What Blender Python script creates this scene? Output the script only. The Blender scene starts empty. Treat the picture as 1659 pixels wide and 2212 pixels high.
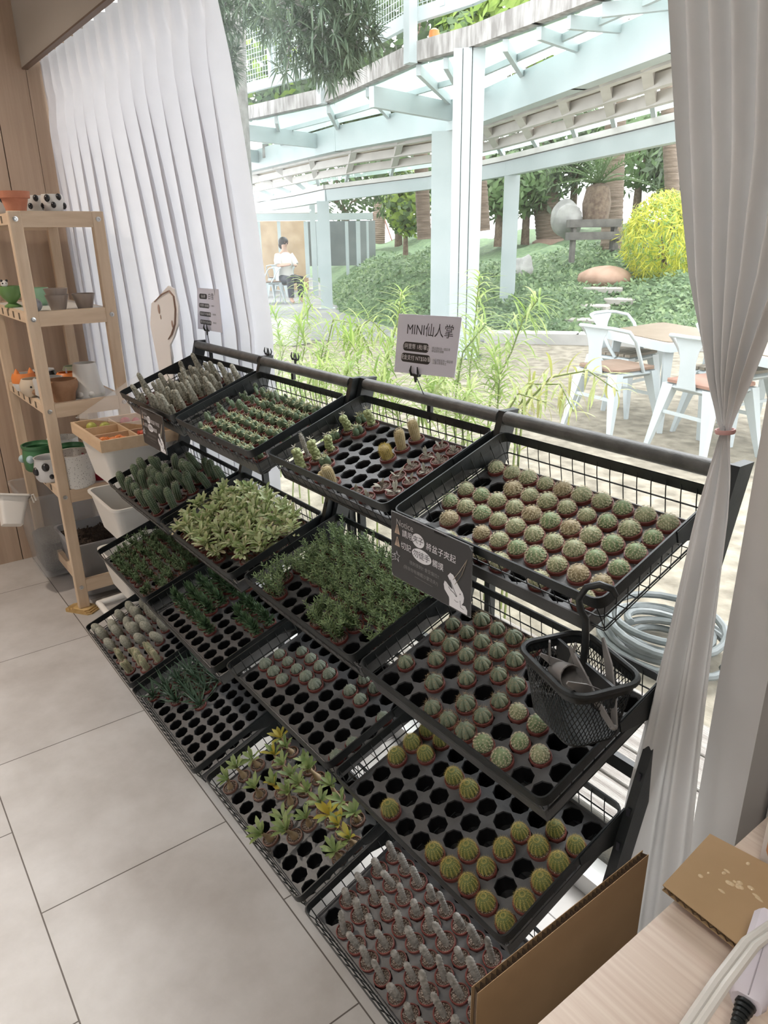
import bpy, math, random
import numpy as np
from mathutils import Matrix, Vector
random.seed(7)
RNG = np.random.default_rng(11)
SC = bpy.context.scene
COL = SC.collection
PI = math.pi

# ---------------------------------------------------------------- camera
CAM = np.array([2.39733, -0.70900, 1.405])
EUL = (math.radians(69.34222), math.radians(0.82910), math.radians(53.15949))
FPX, IW, IH = 1567.83, 1659, 2212
cd = bpy.data.cameras.new('camera')
cam = bpy.data.objects.new('camera', cd)
COL.objects.link(cam)
cam.location = CAM
cam.rotation_euler = EUL
cd.sensor_fit = 'VERTICAL'
cd.sensor_height = 36.0
cd.lens = FPX / IH * 36.0
cd.clip_start = 0.02
cd.clip_end = 300
SC.camera = cam

# ---------------------------------------------------------------- sky, sun, room lamps and added fill lights, exposure
SC.view_settings.view_transform = 'Standard'
SC.view_settings.look = 'None'
SC.view_settings.gamma = 1.0
SC.view_settings.use_curve_mapping = False
SC.view_settings.exposure = 0.16
SKY_COL, SKY_STR = (0.95, 0.98, 1.0), 4.0
SUN_STR, SUN_ROT = 2.4, (math.radians(38), 0, math.radians(200))
wd = bpy.data.worlds.new('overcast_sky')
SC.world = wd
wd.use_nodes = True
bg = wd.node_tree.nodes['Background']
bg.inputs[0].default_value = (*SKY_COL, 1)
bg.inputs[1].default_value = SKY_STR
sl = bpy.data.lights.new('sun', 'SUN')
sl.energy = SUN_STR
sl.angle = math.radians(25)
so = bpy.data.objects.new('sun', sl)
COL.objects.link(so)
so.rotation_euler = SUN_ROT
so.location = (-3, 6, 9)

def add_lamp_or_fill(x, y, z, w, size, col, spread=150):  # makes the ceiling lamps and the added fill lights
    l = bpy.data.lights.new('lamp_or_fill', 'AREA')
    l.shape = 'DISK'
    l.size = size
    l.energy = w
    l.color = col
    l.spread = math.radians(spread)
    o = bpy.data.objects.new('lamp_or_fill', l)
    COL.objects.link(o)
    o.location = (x, y, z)
add_lamp_or_fill(-0.62, -1.2, 2.66, 17, 0.10, (1.0, 0.88, 0.76), 140)
add_lamp_or_fill(0.35, -1.95, 2.66, 22, 0.5, (0.97, 0.985, 1.0), 80)
add_lamp_or_fill(2.8, -1.2, 2.66, 12, 0.5, (1.0, 0.95, 0.89), 110)  # unseen fill light, added to brighten the table corner, pier and cardboard
add_lamp_or_fill(1.6, -3.0, 2.66, 23, 0.9, (0.97, 0.985, 1.0))  # unseen broad fill, added to lift the rack and plants from the front

# ---------------------------------------------------------------- pixel -> world ray helpers (used to take distances off the photo)
def _rot(e):
    rx, ry, rz = e
    c, s = math.cos, math.sin
    X = np.array([[1, 0, 0], [0, c(rx), -s(rx)], [0, s(rx), c(rx)]])
    Y = np.array([[c(ry), 0, s(ry)], [0, 1, 0], [-s(ry), 0, c(ry)]])
    Z = np.array([[c(rz), -s(rz), 0], [s(rz), c(rz), 0], [0, 0, 1]])
    return Z @ Y @ X
RC = _rot(EUL)
def ray(u, v): return RC @ np.array([(u - IW / 2) / FPX, -(v - IH / 2) / FPX, -1.0])
def gz(u, v, z): d = ray(u, v); return CAM + d * ((z - CAM[2]) / d[2])
def gy(u, v, y): d = ray(u, v); return CAM + d * ((y - CAM[1]) / d[1])
def gx(u, v, x): d = ray(u, v); return CAM + d * ((x - CAM[0]) / d[0])
def gd(u, v, D): d = ray(u, v); return CAM + d * (D / math.hypot(d[0], d[1]))

# ---------------------------------------------------------------- mesh building
def nrm(a):
    a = np.asarray(a, float)
    return a / (np.linalg.norm(a) + 1e-12)

class M:
    """collects shapes and becomes ONE mesh"""
    def __init__(s): s.v = []; s.f = []; s.m = []; s.n = 0
    def add(s, vs, fs, mi=0):
        vs = np.asarray(vs, float).reshape(-1, 3)
        s.v.append(vs)
        n = s.n
        s.f += [tuple(i + n for i in f) for f in fs]
        s.m += [mi] * len(fs)
        s.n += len(vs)
        return s
    def box(s, x0, x1, y0, y1, z0, z1, mi=0, T=None):
        v = np.array([[x, y, z] for z in (z0, z1) for y in (y0, y1) for x in (x0, x1)], float)
        if T is not None: v = v @ np.asarray(T[0]).T + np.asarray(T[1])
        return s.add(v, [(0, 2, 3, 1), (4, 5, 7, 6), (0, 1, 5, 4), (2, 6, 7, 3), (0, 4, 6, 2), (1, 3, 7, 5)], mi)
    def rbox(s, x0, x1, y0, y1, z0, z1, b, mi=0):
        """box with chamfered vertical and top edges"""
        def ring(i, z):
            a0, a1, c0, c1 = x0 + i, x1 - i, y0 + i, y1 - i
            return [(a0 + b, c0, z), (a1 - b, c0, z), (a1, c0 + b, z), (a1, c1 - b, z), (a1 - b, c1, z), (a0 + b, c1, z), (a0, c1 - b, z), (a0, c0 + b, z)]
        rs = [ring(b * .6, z0), ring(0, z0 + b * .6), ring(0, z1 - b * .6), ring(b * .6, z1)]
        v = [p for r in rs for p in r]
        f = []
        for k in range(3):
            for i in range(8):
                j = (i + 1) % 8
                f.append((k * 8 + i, k * 8 + j, k * 8 + 8 + j, k * 8 + 8 + i))
        f += [tuple(range(7, -1, -1)), tuple(range(24, 32))]
        return s.add(v, f, mi)
    def bar(s, a, b, w, h, mi=0, up=(0, 0, 1)):
        """rectangular bar from a to b, w across, h along up"""
        a = np.asarray(a, float); b = np.asarray(b, float)
        d = nrm(b - a); sd = nrm(np.cross(d, up)); u = np.cross(sd, d)
        v = [p + sx * sd * w / 2 + sz * u * h / 2 for p in (a, b) for sx, sz in ((-1, -1), (1, -1), (1, 1), (-1, 1))]
        return s.add(v, [(0, 3, 2, 1), (4, 5, 6, 7), (0, 1, 5, 4), (1, 2, 6, 5), (2, 3, 7, 6), (3, 0, 4, 7)], mi)
    def tube(s, pts, r, n=6, mi=0, closed=False, cap=True, flat=1.0):
        P = np.asarray(pts, float); k = len(P)
        r = np.broadcast_to(np.asarray(r, float), (k,))
        if closed: T = np.roll(P, -1, 0) - np.roll(P, 1, 0)
        else: T = np.gradient(P, axis=0)
        T /= np.linalg.norm(T, axis=1)[:, None] + 1e-12
        a = np.array([0, 0, 1.0]) if abs(T[0][2]) < .9 else np.array([1.0, 0, 0])
        N = nrm(np.cross(T[0], a)); vs = []
        an = np.arange(n) * 2 * PI / n
        for i in range(k):
            N = nrm(N - T[i] * (N @ T[i])); B = np.cross(T[i], N)
            vs.append(P[i] + r[i] * (np.cos(an)[:, None] * N + flat * np.sin(an)[:, None] * B))
        f = []
        for i in range(k if closed else k - 1):
            o, q = i * n, ((i + 1) % k) * n
            for j in range(n):
                l = (j + 1) % n
                f.append((o + j, o + l, q + l, q + j))
        if cap and not closed: f += [tuple(range(n - 1, -1, -1)), tuple((k - 1) * n + j for j in range(n))]
        return s.add(np.concatenate(vs), f, mi)
    def lathe(s, prof, n=20, c=(0, 0, 0), mi=0, fn=None, close=True, sx=1.0, sy=1.0):
        """rings of (r,z); fn(theta, t) scales the radius"""
        th = np.arange(n) * 2 * PI / n
        vs = []; K = len(prof)
        for k, (r, z) in enumerate(prof):
            rr = np.full(n, r) if fn is None else r * fn(th, k / (K - 1))
            vs.append(np.stack([rr * np.cos(th) * sx, rr * np.sin(th) * sy, np.full(n, z)], 1))
        v = np.concatenate(vs) + np.asarray(c)
        f = []
        for k in range(K - 1):
            for i in range(n):
                j = (i + 1) % n
                f.append((k * n + i, k * n + j, (k + 1) * n + j, (k + 1) * n + i))
        if close: f += [tuple(range(n - 1, -1, -1)), tuple((K - 1) * n + j for j in range(n))]
        return s.add(v, f, mi)
    def ball(s, c, r, n=12, m=8, mi=0, R=None):
        r = np.broadcast_to(np.asarray(r, float), (3,))
        ph = np.linspace(0.06, PI - .06, m)
        th = np.arange(n) * 2 * PI / n
        v = np.array([[math.sin(p) * math.cos(t), math.sin(p) * math.sin(t), -math.cos(p)] for p in ph for t in th]) * r
        if R is not None: v = v @ np.asarray(R).T
        f = [(k * n + i, k * n + (i + 1) % n, (k + 1) * n + (i + 1) % n, (k + 1) * n + i) for k in range(m - 1) for i in range(n)]
        f += [tuple(range(n - 1, -1, -1)), tuple((m - 1) * n + j for j in range(n))]
        return s.add(v + np.asarray(c), f, mi)
    def prism(s, pts2, z0, z1, mi=0, T=None):
        """polygon in xy pushed from z0 to z1"""
        n = len(pts2)
        v = np.array([[x, y, z] for z in (z0, z1) for x, y in pts2], float)
        if T is not None: v = v @ np.asarray(T[0]).T + np.asarray(T[1])
        f = [tuple(range(n - 1, -1, -1)), tuple(range(n, 2 * n))] + [(i, (i + 1) % n, n + (i + 1) % n, n + i) for i in range(n)]
        return s.add(v, f, mi)
    def leaf(s, base, d, L, W, up=(0, 0, 1), curl=0.0, k=4, mi=0, thick=0.0, prof=None, fold=0.25):
        """leaf strip from base along d; curl bends it towards -up"""
        d = nrm(d); up = np.asarray(up, float)
        sd = np.cross(d, up)
        if np.linalg.norm(sd) < 1e-3: sd = np.cross(d, (1, 0, 0.1))
        sd = nrm(sd); u = np.cross(sd, d)
        prof = prof or [0.35, .85, 1.0, .7, .05]
        k = len(prof) - 1
        vs = []; p = np.asarray(base, float).copy(); a = 0.0
        for i in range(k + 1):
            w = W * prof[i] / 2
            dd = d * math.cos(a) - u * math.sin(a); uu = u * math.cos(a) + d * math.sin(a)
            if thick: vs += [p + sd * w, p + uu * thick * prof[i] * .5, p - sd * w, p - uu * thick * prof[i] * .5]
            else: vs += [p + sd * w + uu * w * fold, p, p - sd * w + uu * w * fold]
            p = p + dd * L / k; a += curl / k
        f = []
        q = 4 if thick else 3
        for i in range(k):
            o = i * q
            if thick:
                for j in range(4): f.append((o + j, o + (j + 1) % 4, o + 4 + (j + 1) % 4, o + 4 + j))
            else:
                f += [(o, o + 1, o + 4, o + 3), (o + 1, o + 2, o + 5, o + 4)]
        return s.add(vs, f, mi)
    def spine(s, p, d, L, w, mi=0):
        d = nrm(d)
        a = nrm(np.cross(d, (0.3, 0.5, 0.81))); b = np.cross(d, a)
        v = [p + a * w, p - a * w * .5 + b * w * .87, p - a * w * .5 - b * w * .87, p + d * L]
        return s.add(v, [(0, 1, 3), (1, 2, 3), (2, 0, 3)], mi)
    def mesh(s, name, mats, smooth=True):
        me = bpy.data.meshes.new(name)
        v = np.concatenate(s.v) if s.v else np.zeros((0, 3))
        me.from_pydata(v.tolist(), [], s.f)
        for m in (mats if isinstance(mats, (list, tuple)) else [mats]): me.materials.append(m)
        if max(s.m, default=0): me.polygons.foreach_set('material_index', s.m)
        if smooth:
            me.polygons.foreach_set('use_smooth', [True] * len(me.polygons))
            try: me.set_sharp_from_angle(angle=math.radians(smooth if smooth is not True else 40))
            except Exception: pass
        me.update()
        return me

def put(name, me, parent=None, loc=None, rot=None, mats=None, smooth=True):
    if isinstance(me, M): me = me.mesh(name, mats, smooth)
    o = bpy.data.objects.new(name, me)
    COL.objects.link(o)
    if parent is not None: o.parent = parent
    if loc is not None: o.location = loc
    if rot is not None: o.rotation_euler = rot
    return o
def tag(o, label, cat, group=None, kind=None):
    if label: o['label'] = label
    if cat: o['category'] = cat
    if group: o['group'] = group
    if kind: o['kind'] = kind
    return o
def thing(name, label, cat, loc=(0, 0, 0), rz=0.0, group=None):
    o = bpy.data.objects.new(name, None)
    o.empty_display_size = .02
    COL.objects.link(o)
    o.location = loc
    o.rotation_euler = (0, 0, rz)
    return tag(o, label, cat, group)
def struct(name, me, mats=None, smooth=False, label=None):
    o = put(name, me, mats=mats, smooth=smooth)
    o['kind'] = 'structure'
    if label: o['label'] = label
    return o
def copy_tree(o, parent=None):
    c = o.copy()
    COL.objects.link(c)
    c.parent = parent
    for ch in o.children: copy_tree(ch, c)
    return c

# ---------------------------------------------------------------- materials
def mat(name, col, rough=.6, col2=None, scale=8.0, bump=0.0, bscale=None, metal=0.0, spec=.5, stretch=(1, 1, 1), detail=4, trans=0.0, lo=.35, hi=.65, alpha=1.0, emit=None):
    m = bpy.data.materials.new(name)
    m.use_nodes = True
    nt = m.node_tree; N = nt.nodes; Lk = nt.links
    p = N['Principled BSDF']
    p.inputs['Base Color'].default_value = (*col, 1)
    p.inputs['Roughness'].default_value = rough
    p.inputs['Metallic'].default_value = metal
    p.inputs['Specular IOR Level'].default_value = spec
    tc = N.new('ShaderNodeTexCoord'); mp = N.new('ShaderNodeMapping')
    mp.inputs['Scale'].default_value = stretch
    Lk.new(tc.outputs['Object'], mp.inputs[0])
    if col2 is not None:
        nz = N.new('ShaderNodeTexNoise'); nz.inputs['Scale'].default_value = scale; nz.inputs['Detail'].default_value = detail
        Lk.new(mp.outputs[0], nz.inputs['Vector'])
        cr = N.new('ShaderNodeValToRGB')
        cr.color_ramp.elements[0].position = lo; cr.color_ramp.elements[1].position = hi
        cr.color_ramp.elements[0].color = (*col, 1); cr.color_ramp.elements[1].color = (*col2, 1)
        Lk.new(nz.outputs['Fac'], cr.inputs[0]); Lk.new(cr.outputs[0], p.inputs['Base Color'])
    if bump:
        nb = N.new('ShaderNodeTexNoise'); nb.inputs['Scale'].default_value = bscale or scale * 2; nb.inputs['Detail'].default_value = 5
        Lk.new(mp.outputs[0], nb.inputs['Vector'])
        bp = N.new('ShaderNodeBump'); bp.inputs['Strength'].default_value = bump; bp.inputs['Distance'].default_value = .01
        Lk.new(nb.outputs['Fac'], bp.inputs['Height']); Lk.new(bp.outputs[0], p.inputs['Normal'])
    if emit: p.inputs['Emission Color'].default_value = (*emit[0], 1); p.inputs['Emission Strength'].default_value = emit[1]
    if trans:                                       # thin leaf / cloth: light comes through
        tr = N.new('ShaderNodeBsdfTranslucent'); mx = N.new('ShaderNodeMixShader')
        mx.inputs[0].default_value = trans
        if col2 is not None: Lk.new(cr.outputs[0], tr.inputs['Color'])
        else: tr.inputs['Color'].default_value = (*col, 1)
        Lk.new(p.outputs[0], mx.inputs[1]); Lk.new(tr.outputs[0], mx.inputs[2])
        Lk.new(mx.outputs[0], N['Material Output'].inputs[0])
    if alpha < 1:                                   # see-through plastic or glass
        tp = N.new('ShaderNodeBsdfTransparent'); mx = N.new('ShaderNodeMixShader')
        mx.inputs[0].default_value = alpha
        src = N['Material Output'].inputs[0].links[0].from_socket
        Lk.new(tp.outputs[0], mx.inputs[1]); Lk.new(src, mx.inputs[2])
        Lk.new(mx.outputs[0], N['Material Output'].inputs[0])
    return m

BLACK = mat('black_powder_coat', (.009, .0115, .012), .42, (.015, .018, .019), 40, .05, 300)
RAILM = mat('worn_grey_tube', (.075, .075, .072), .42, (.12, .118, .112), 30, .1, 200)
TRAYP = mat('dusty_black_tray_plastic', (.052, .053, .055), .42, (.088, .089, .091), 14, .08, 120, spec=.8)
CUPP = mat('shade_dark_cup_plastic', (.006, .006, .0065), .45)  # dust-free tray plastic, blackened further to paint in the shade inside the cups
POTP = mat('brown_red_pot_plastic', (.13, .030, .024), .45, (.17, .042, .032), 20)
POTB = mat('dusty_brown_pot_plastic', (.17, .085, .06), .5, (.22, .12, .09), 20)
SOIL = mat('gritty_soil', (.10, .07, .055), .95, (.42, .34, .28), 420, .8, 500, lo=.48, hi=.62)
WHITE = mat('white_paint', (.80, .79, .77), .5, (.84, .83, .81), 3)
WALLW = mat('white_wall_paint', (.60, .58, .56), .8, (.64, .62, .60), 2, .04, 60)
CEIL = mat('beige_board', (.46, .42, .37), .85, (.49, .45, .40), 2)
GLASS = mat('window_glass', (.86, .94, .92), .06, alpha=.055, spec=.6)
PAPER = mat('white_card', (.72, .72, .82), .35)
INK = mat('dark_ink', (.03, .03, .04), .5)
CHARC = mat('charcoal_card', (.020, .020, .0215), .4)
CARDW = mat('white_ink', (.82, .82, .85), .5)
TAN = mat('tan_ink', (.50, .38, .29), .5)
CLEAR = mat('clear_plastic', (.80, .81, .82), .12, alpha=.16, spec=.7)
CURT = mat('white_curtain_cloth', (.76, .76, .80), .9, (.78, .78, .82), 20, trans=.25)
CURT2 = mat('white_lined_curtain_cloth', (.74, .73, .72), .9, (.76, .75, .74), 20, trans=.10)
PINE = mat('pale_pine_wood', (.60, .45, .31), .6, (.68, .53, .38), 9, .05, 60, stretch=(6, 6, .7))
PINEX = mat('pale_pine_wood_long', (.60, .45, .31), .6, (.68, .53, .38), 9, .05, 60, stretch=(.7, 6, 6))
PINEY = mat('pale_pine_wood_cross', (.60, .45, .31), .6, (.68, .53, .38), 9, .05, 60, stretch=(6, .7, 6))
STEEL = mat('zinc_bolt', (.62, .62, .62), .3, metal=1.0)
WMETAL = mat('white_powder_coat', (.45, .50, .515), .4, (.48, .53, .545), 5)
PLW = mat('white_plastic', (.74, .71, .66), .45, (.77, .74, .69), 6)
# ================================================================ ROOM SHELL
def floor_mat():
    m = bpy.data.materials.new('grey_stone_tile'); m.use_nodes = True
    nt = m.node_tree; N = nt.nodes; L = nt.links; p = N['Principled BSDF']
    tc = N.new('ShaderNodeTexCoord'); mp = N.new('ShaderNodeMapping')
    mp.inputs['Location'].default_value = (-.06, .618, 0)
    L.new(tc.outputs['Object'], mp.inputs[0])
    br = N.new('ShaderNodeTexBrick')
    br.inputs['Scale'].default_value = 1; br.inputs['Brick Width'].default_value = .6; br.inputs['Row Height'].default_value = .45
    br.inputs['Mortar Size'].default_value = .0016; br.inputs['Mortar Smooth'].default_value = 0
    br.inputs['Color1'].default_value = (1, 1, 1, 1); br.inputs['Color2'].default_value = (.93, .93, .94, 1); br.inputs['Mortar'].default_value = (.22, .2, .18, 1)
    L.new(mp.outputs[0], br.inputs['Vector'])
    n1 = N.new('ShaderNodeTexNoise'); n1.inputs['Scale'].default_value = 3.2; n1.inputs['Detail'].default_value = 9; n1.inputs['Roughness'].default_value = .62
    L.new(tc.outputs['Object'], n1.inputs['Vector'])
    cr = N.new('ShaderNodeValToRGB')
    cr.color_ramp.elements[0].position = .34; cr.color_ramp.elements[0].color = (.37, .34, .31, 1)
    cr.color_ramp.elements[1].position = .66; cr.color_ramp.elements[1].color = (.50, .475, .45, 1)
    L.new(n1.outputs['Fac'], cr.inputs[0])
    mx = N.new('ShaderNodeMix'); mx.data_type = 'RGBA'; mx.blend_type = 'MULTIPLY'; mx.inputs['Factor'].default_value = 1
    L.new(cr.outputs[0], mx.inputs[6]); L.new(br.outputs['Color'], mx.inputs[7]); L.new(mx.outputs[2], p.inputs['Base Color'])
    p.inputs['Roughness'].default_value = .5
    return m
struct('floor', M().box(-1.3, 4.6, -3.6, .40, -.1, 0), floor_mat())
struct('ceiling', M().box(-1.3, 4.6, -3.6, .46, 2.70, 2.8), WALLW)
struct('wall_back', M().box(-1.3, 4.6, -3.7, -3.6, -.1, 2.8), WALLW)
struct('wall_right', M().box(4.5, 4.6, -3.6, .46, -.1, 2.8), WALLW)

WOODW = mat('oak_wall_board', (.46, .34, .25), .55, (.54, .41, .31), 5, .05, 50, stretch=(3, 9, .45), detail=6)
GROOVE = mat('dark_board_joint', (.05, .035, .03), .8)
wl = M()
wl.box(-1.30, -1.185, -3.6, .46, 0, 2.7, 1)
ys = [gx(66, 640, -1.17)[1], gx(17, 790, -1.17)[1]]
gap = abs(ys[0] - ys[1])
step = max(.12, gap)
edges = [.165] + [ys[0] - i * .24 for i in range(16)]
for a, b in zip(edges[:-1], edges[1:]): wl.box(-1.187, -1.17, b + .0018, a - .0018, 0, 2.7, 0)
wl.box(-1.187, -1.17, .165, .46, 0, 2.7, 0)
struct('wall_left', wl, [WOODW, GROOVE])
# boxed-in drop over the window that hides the curtain track
struct('trim_1', M().box(-1.17, 4.5, .150, .172, 2.07, 2.70).box(-1.17, 4.5, .150, .172, 2.064, 2.07, 1), [CEIL, mat('brown_edge_band', (.16, .11, .08), .6)])
# window wall: head above the glass, white sill track, pier on the right and set-back wall beyond it
ww = M()
ww.box(-1.3, 4.6, .40, .46, 2.32, 2.8)
ww.box(-1.3, -1.12, .40, .46, 0, 2.4)
ww.box(2.02, 4.6, .33, .46, 0, 2.4)
ww.box(1.945, 2.014, .25, .46, 0, 2.4)
struct('wall_window', ww, WALLW)
w1 = M()
w1.box(-1.12, 1.945, .385, .45, 0, .05).box(-1.12, 1.945, .40, .44, 2.27, 2.32).box(-1.12, -1.08, .40, .44, 0, 2.3).box(1.925, 1.945, .40, .44, 0, 2.3)
wo = struct('window_1', w1, WHITE)
put('glass_pane', M().box(-1.08, 1.925, .418, .424, .05, 2.27), wo, mats=GLASS)
tag(wo, None, None)

# ================================================================ CURTAINS
def curtain_left():
    m = M(); nz, ns = 46, 420
    zs = np.concatenate([np.linspace(2.10, 1.955, 7), np.linspace(1.935, .04, nz - 7)])
    V = []
    for z in zs:
        t = (2.055 - z) / 2.015
        xr = np.interp(z, [0.04, 1.07, 2.05], [.37, .40, .475])
        s = np.linspace(0, 1, ns)
        x = -1.163 + (xr + 1.163) * s
        back = np.interp(x, [-.75, -.1, .5], [.02, .125, .115])
        y = .222 + back * np.interp(z, [.9, 1.15, 2.0], [1, .95, 0])
        k = 14
        head = np.clip((z - 1.93) / .03, 0, 1)
        ph = 2 * PI * k * s + .9 * np.sin(3.1 * s * 2 * PI) * min(1, t * 3) + .35 * np.sin(7 * s + 3 * t)
        w = np.sin(ph)
        fold = np.sign(w) * np.abs(w) ** .85
        amp = np.interp(z, [.04, 1.2, 1.85, 1.94, 2.1], [.029, .029, .024, .012, .015])
        y = y + amp * ((1 - head) * fold + head * np.tanh(3 * w)) + .005 * np.sin(2 * ph + 5 * t) * (1 - head)
        x = x + (1 - head) * .016 * np.sin(2 * ph) * np.interp(z, [1.5, 1.93], [1, .4])
        V.append(np.stack([x, np.minimum(y, .378), np.full(ns, z)], 1))
    f = [(i * ns + j, i * ns + j + 1, (i + 1) * ns + j + 1, (i + 1) * ns + j) for i in range(len(zs) - 1) for j in range(ns - 1)]
    m.add(np.concatenate(V), f)
    return m
cl = tag(thing('curtain', 'long white pleated curtain drawn to the left, hanging beside the wooden wall', 'curtain', (-.4, .22, 2.05)), None, None, 'white window curtains')
cl.location = (0, 0, 0)
put('drape', curtain_left(), cl, mats=CURT, smooth=70)
tk = M().box(-1.165, 1.93, .20, .235, 2.112, 2.125)
trk = tag(put('curtain_track', tk, mats=WHITE), 'white curtain track under the boxed beam above the window', 'curtain track')

YR = .18
RL = [gy(u, v, YR) for u, v in ((1458, -160), (1462, 0), (1478, 300), (1500, 600), (1532, 800), (1552, 905), (1558, 930), (1548, 960), (1497, 1117), (1452, 1300), (1400, 1505), (1350, 1700), (1310, 1890), (1280, 2040), (1270, 2110))]
RR = [gy(u, v, YR) for u, v in ((1790, -160), (1780, 0), (1760, 300), (1690, 600), (1618, 800), (1583, 905), (1576, 930), (1574, 960), (1563, 1117), (1545, 1260), (1510, 1560), (1480, 1860), (1462, 2040), (1455, 2110))]
def curtain_right():
    m = M(); ns = 190
    zt = RL[6][2]
    zs = np.concatenate([np.linspace(2.11, zt + .07, 30), np.linspace(zt + .06, zt - .06, 15), np.linspace(zt - .08, .03, 30)])
    lz, lx = [p[2] for p in RL][::-1], [p[0] for p in RL][::-1]
    rz, rx = [p[2] for p in RR][::-1], [p[0] for p in RR][::-1]
    V = []
    for z in zs:
        xl, xr = np.interp(z, lz, lx), np.interp(z, rz, rx)
        s = np.linspace(0, 1, ns)
        x = xl + (xr - xl) * s
        tie = math.exp(-((z - zt) / .05) ** 2)
        if z > zt:
            amp = .014 * (1 - tie) + .002 * tie
            w = np.sin(2 * PI * 6 * s + .8 * math.sin(2.4 * z) + .8 * s * z)
            y = .178 + amp * np.sign(w) * np.abs(w) ** .75 + .004 * np.sin(9 * s + 4 * z) + .03 * (s - .3) * min(1, (z - zt) * 3)
        else:
            amp = .010 * (1 - tie) + .002 * tie
            y = .180 + amp * np.sin(2 * PI * 2.3 * s + 1 + .6 * z) + .004 * np.sin(2 * PI * 5 * s + z) + .012 * s * (1 - tie)
        V.append(np.stack([x, y, np.full(ns, z)], 1))
    f = [(i * ns + j, i * ns + j + 1, (i + 1) * ns + j + 1, (i + 1) * ns + j) for i in range(len(zs) - 1) for j in range(ns - 1)]
    return m.add(np.concatenate(V), f)
cr_ = thing('curtain', 'white curtain tied back at mid height beside the right end of the rack', 'curtain', group='white window curtains')
put('drape', curtain_right(), cr_, mats=CURT2, smooth=70)
tcx = (RL[6][0] + RR[6][0]) / 2
tb = M().tube([(tcx + .0105 * math.cos(a), .180 + .012 * math.sin(a), RL[6][2] + .001 * math.cos(a)) for a in np.linspace(0, 2 * PI, 22, endpoint=False)], .0018, 6, closed=True, flat=1.8)
tie = put('tieback', tb, cr_, mats=mat('pink_tieback_ribbon', (.62, .36, .34), .7))
tie['label'] = 'pink ribbon tieback'
# ================================================================ RACKS, BASKETS, TRAYS
S = .75
P0, GAP, BW, BD = .4725, .01365, .45, .2884
UX = [0, P0, 2 * P0 + GAP, 3 * P0 + GAP]
TILT = [.3447, .3324, .3157, .3518]
YF = [[0, -.0791, -.1502, -.2281], [.0241, -.0613, -.1273, -.2117]]
ZF = [[.9508, .6629, .4292, .1653], [.9536, .6689, .4533, .1618]]
PITCH = .04125
COLN = ['far left column', 'second column from the left', 'third column from the left', 'right column']
TIERN = ['top tier', 'second tier', 'third tier', 'bottom tier']
def frame_at(c, t):
    a = TILT[t]
    return Matrix.Translation((UX[c], YF[c // 2][t], ZF[c // 2][t])) @ Matrix.Rotation(a, 4, 'X')

def rack(x0, label, y0_):
    t = thing('display_rack', label, 'display rack', (x0 + P0 - .01, y0_, 0), group='black stepped display racks')
    px = [-P0 + .0005, -.00125, BW + .0195]
    dy, oy = .29, -.063
    for i, x in enumerate(px):
        m = M()
        w = .016
        lo, hi = oy, oy + dy * 1.09
        v = [(sx * w / 2 + x, y0 + sy * .02, z) for z, y0 in ((.03, lo + .009), (1.088, hi)) for sx in (-1, 1) for sy in (-1, 1)]
        m.add(v, [(0, 2, 3, 1), (4, 5, 7, 6), (0, 1, 5, 4), (2, 6, 7, 3), (0, 4, 6, 2), (1, 3, 7, 5)])
        for k in range(16):                                    # slots down the front face
            z = .12 + k * .06
            m.box(x - .003, x + .003, oy + dy * z - .0215, oy + dy * z - .0198, z - .008, z + .008, 1)
        post = put('upright', m, t, mats=[BLACK, INK], smooth=False)
        f = M().box(x - .012, x + .012, -.11, .26, .008, .04).box(x - .008, x + .008, -.10, -.07, 0, .01).box(x - .008, x + .008, .22, .25, 0, .01)
        put('foot', f, t, mats=BLACK, smooth=False)
        b = M().bar((x, .235, .035), (x, hi - .035, .86), .014, .018, up=(0, 1, 0))
        put('rear_strut', b, t, mats=BLACK, smooth=False)
    for i in (0, 1):
        m = M().tube([(px[i] + .009, .240, 1.074), (px[i + 1] - .009, .240, 1.074)], .0138, 16)
        put('top_rail', m, t, mats=RAILM)
    for i in (0, 1):
        for z in (.10, .57):
            m = M().bar((px[i], oy + dy * z + .028, z), (px[i + 1], oy + dy * z + .028, z), .012, .025)
            put('cross_bar', m, t, mats=BLACK, smooth=False)
    return t
rack(0, 'black stepped metal display rack, left half beside the white trolley', .05)
rack(UX[2], 'black stepped metal display rack, right half beside the tied curtain', .07)

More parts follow.
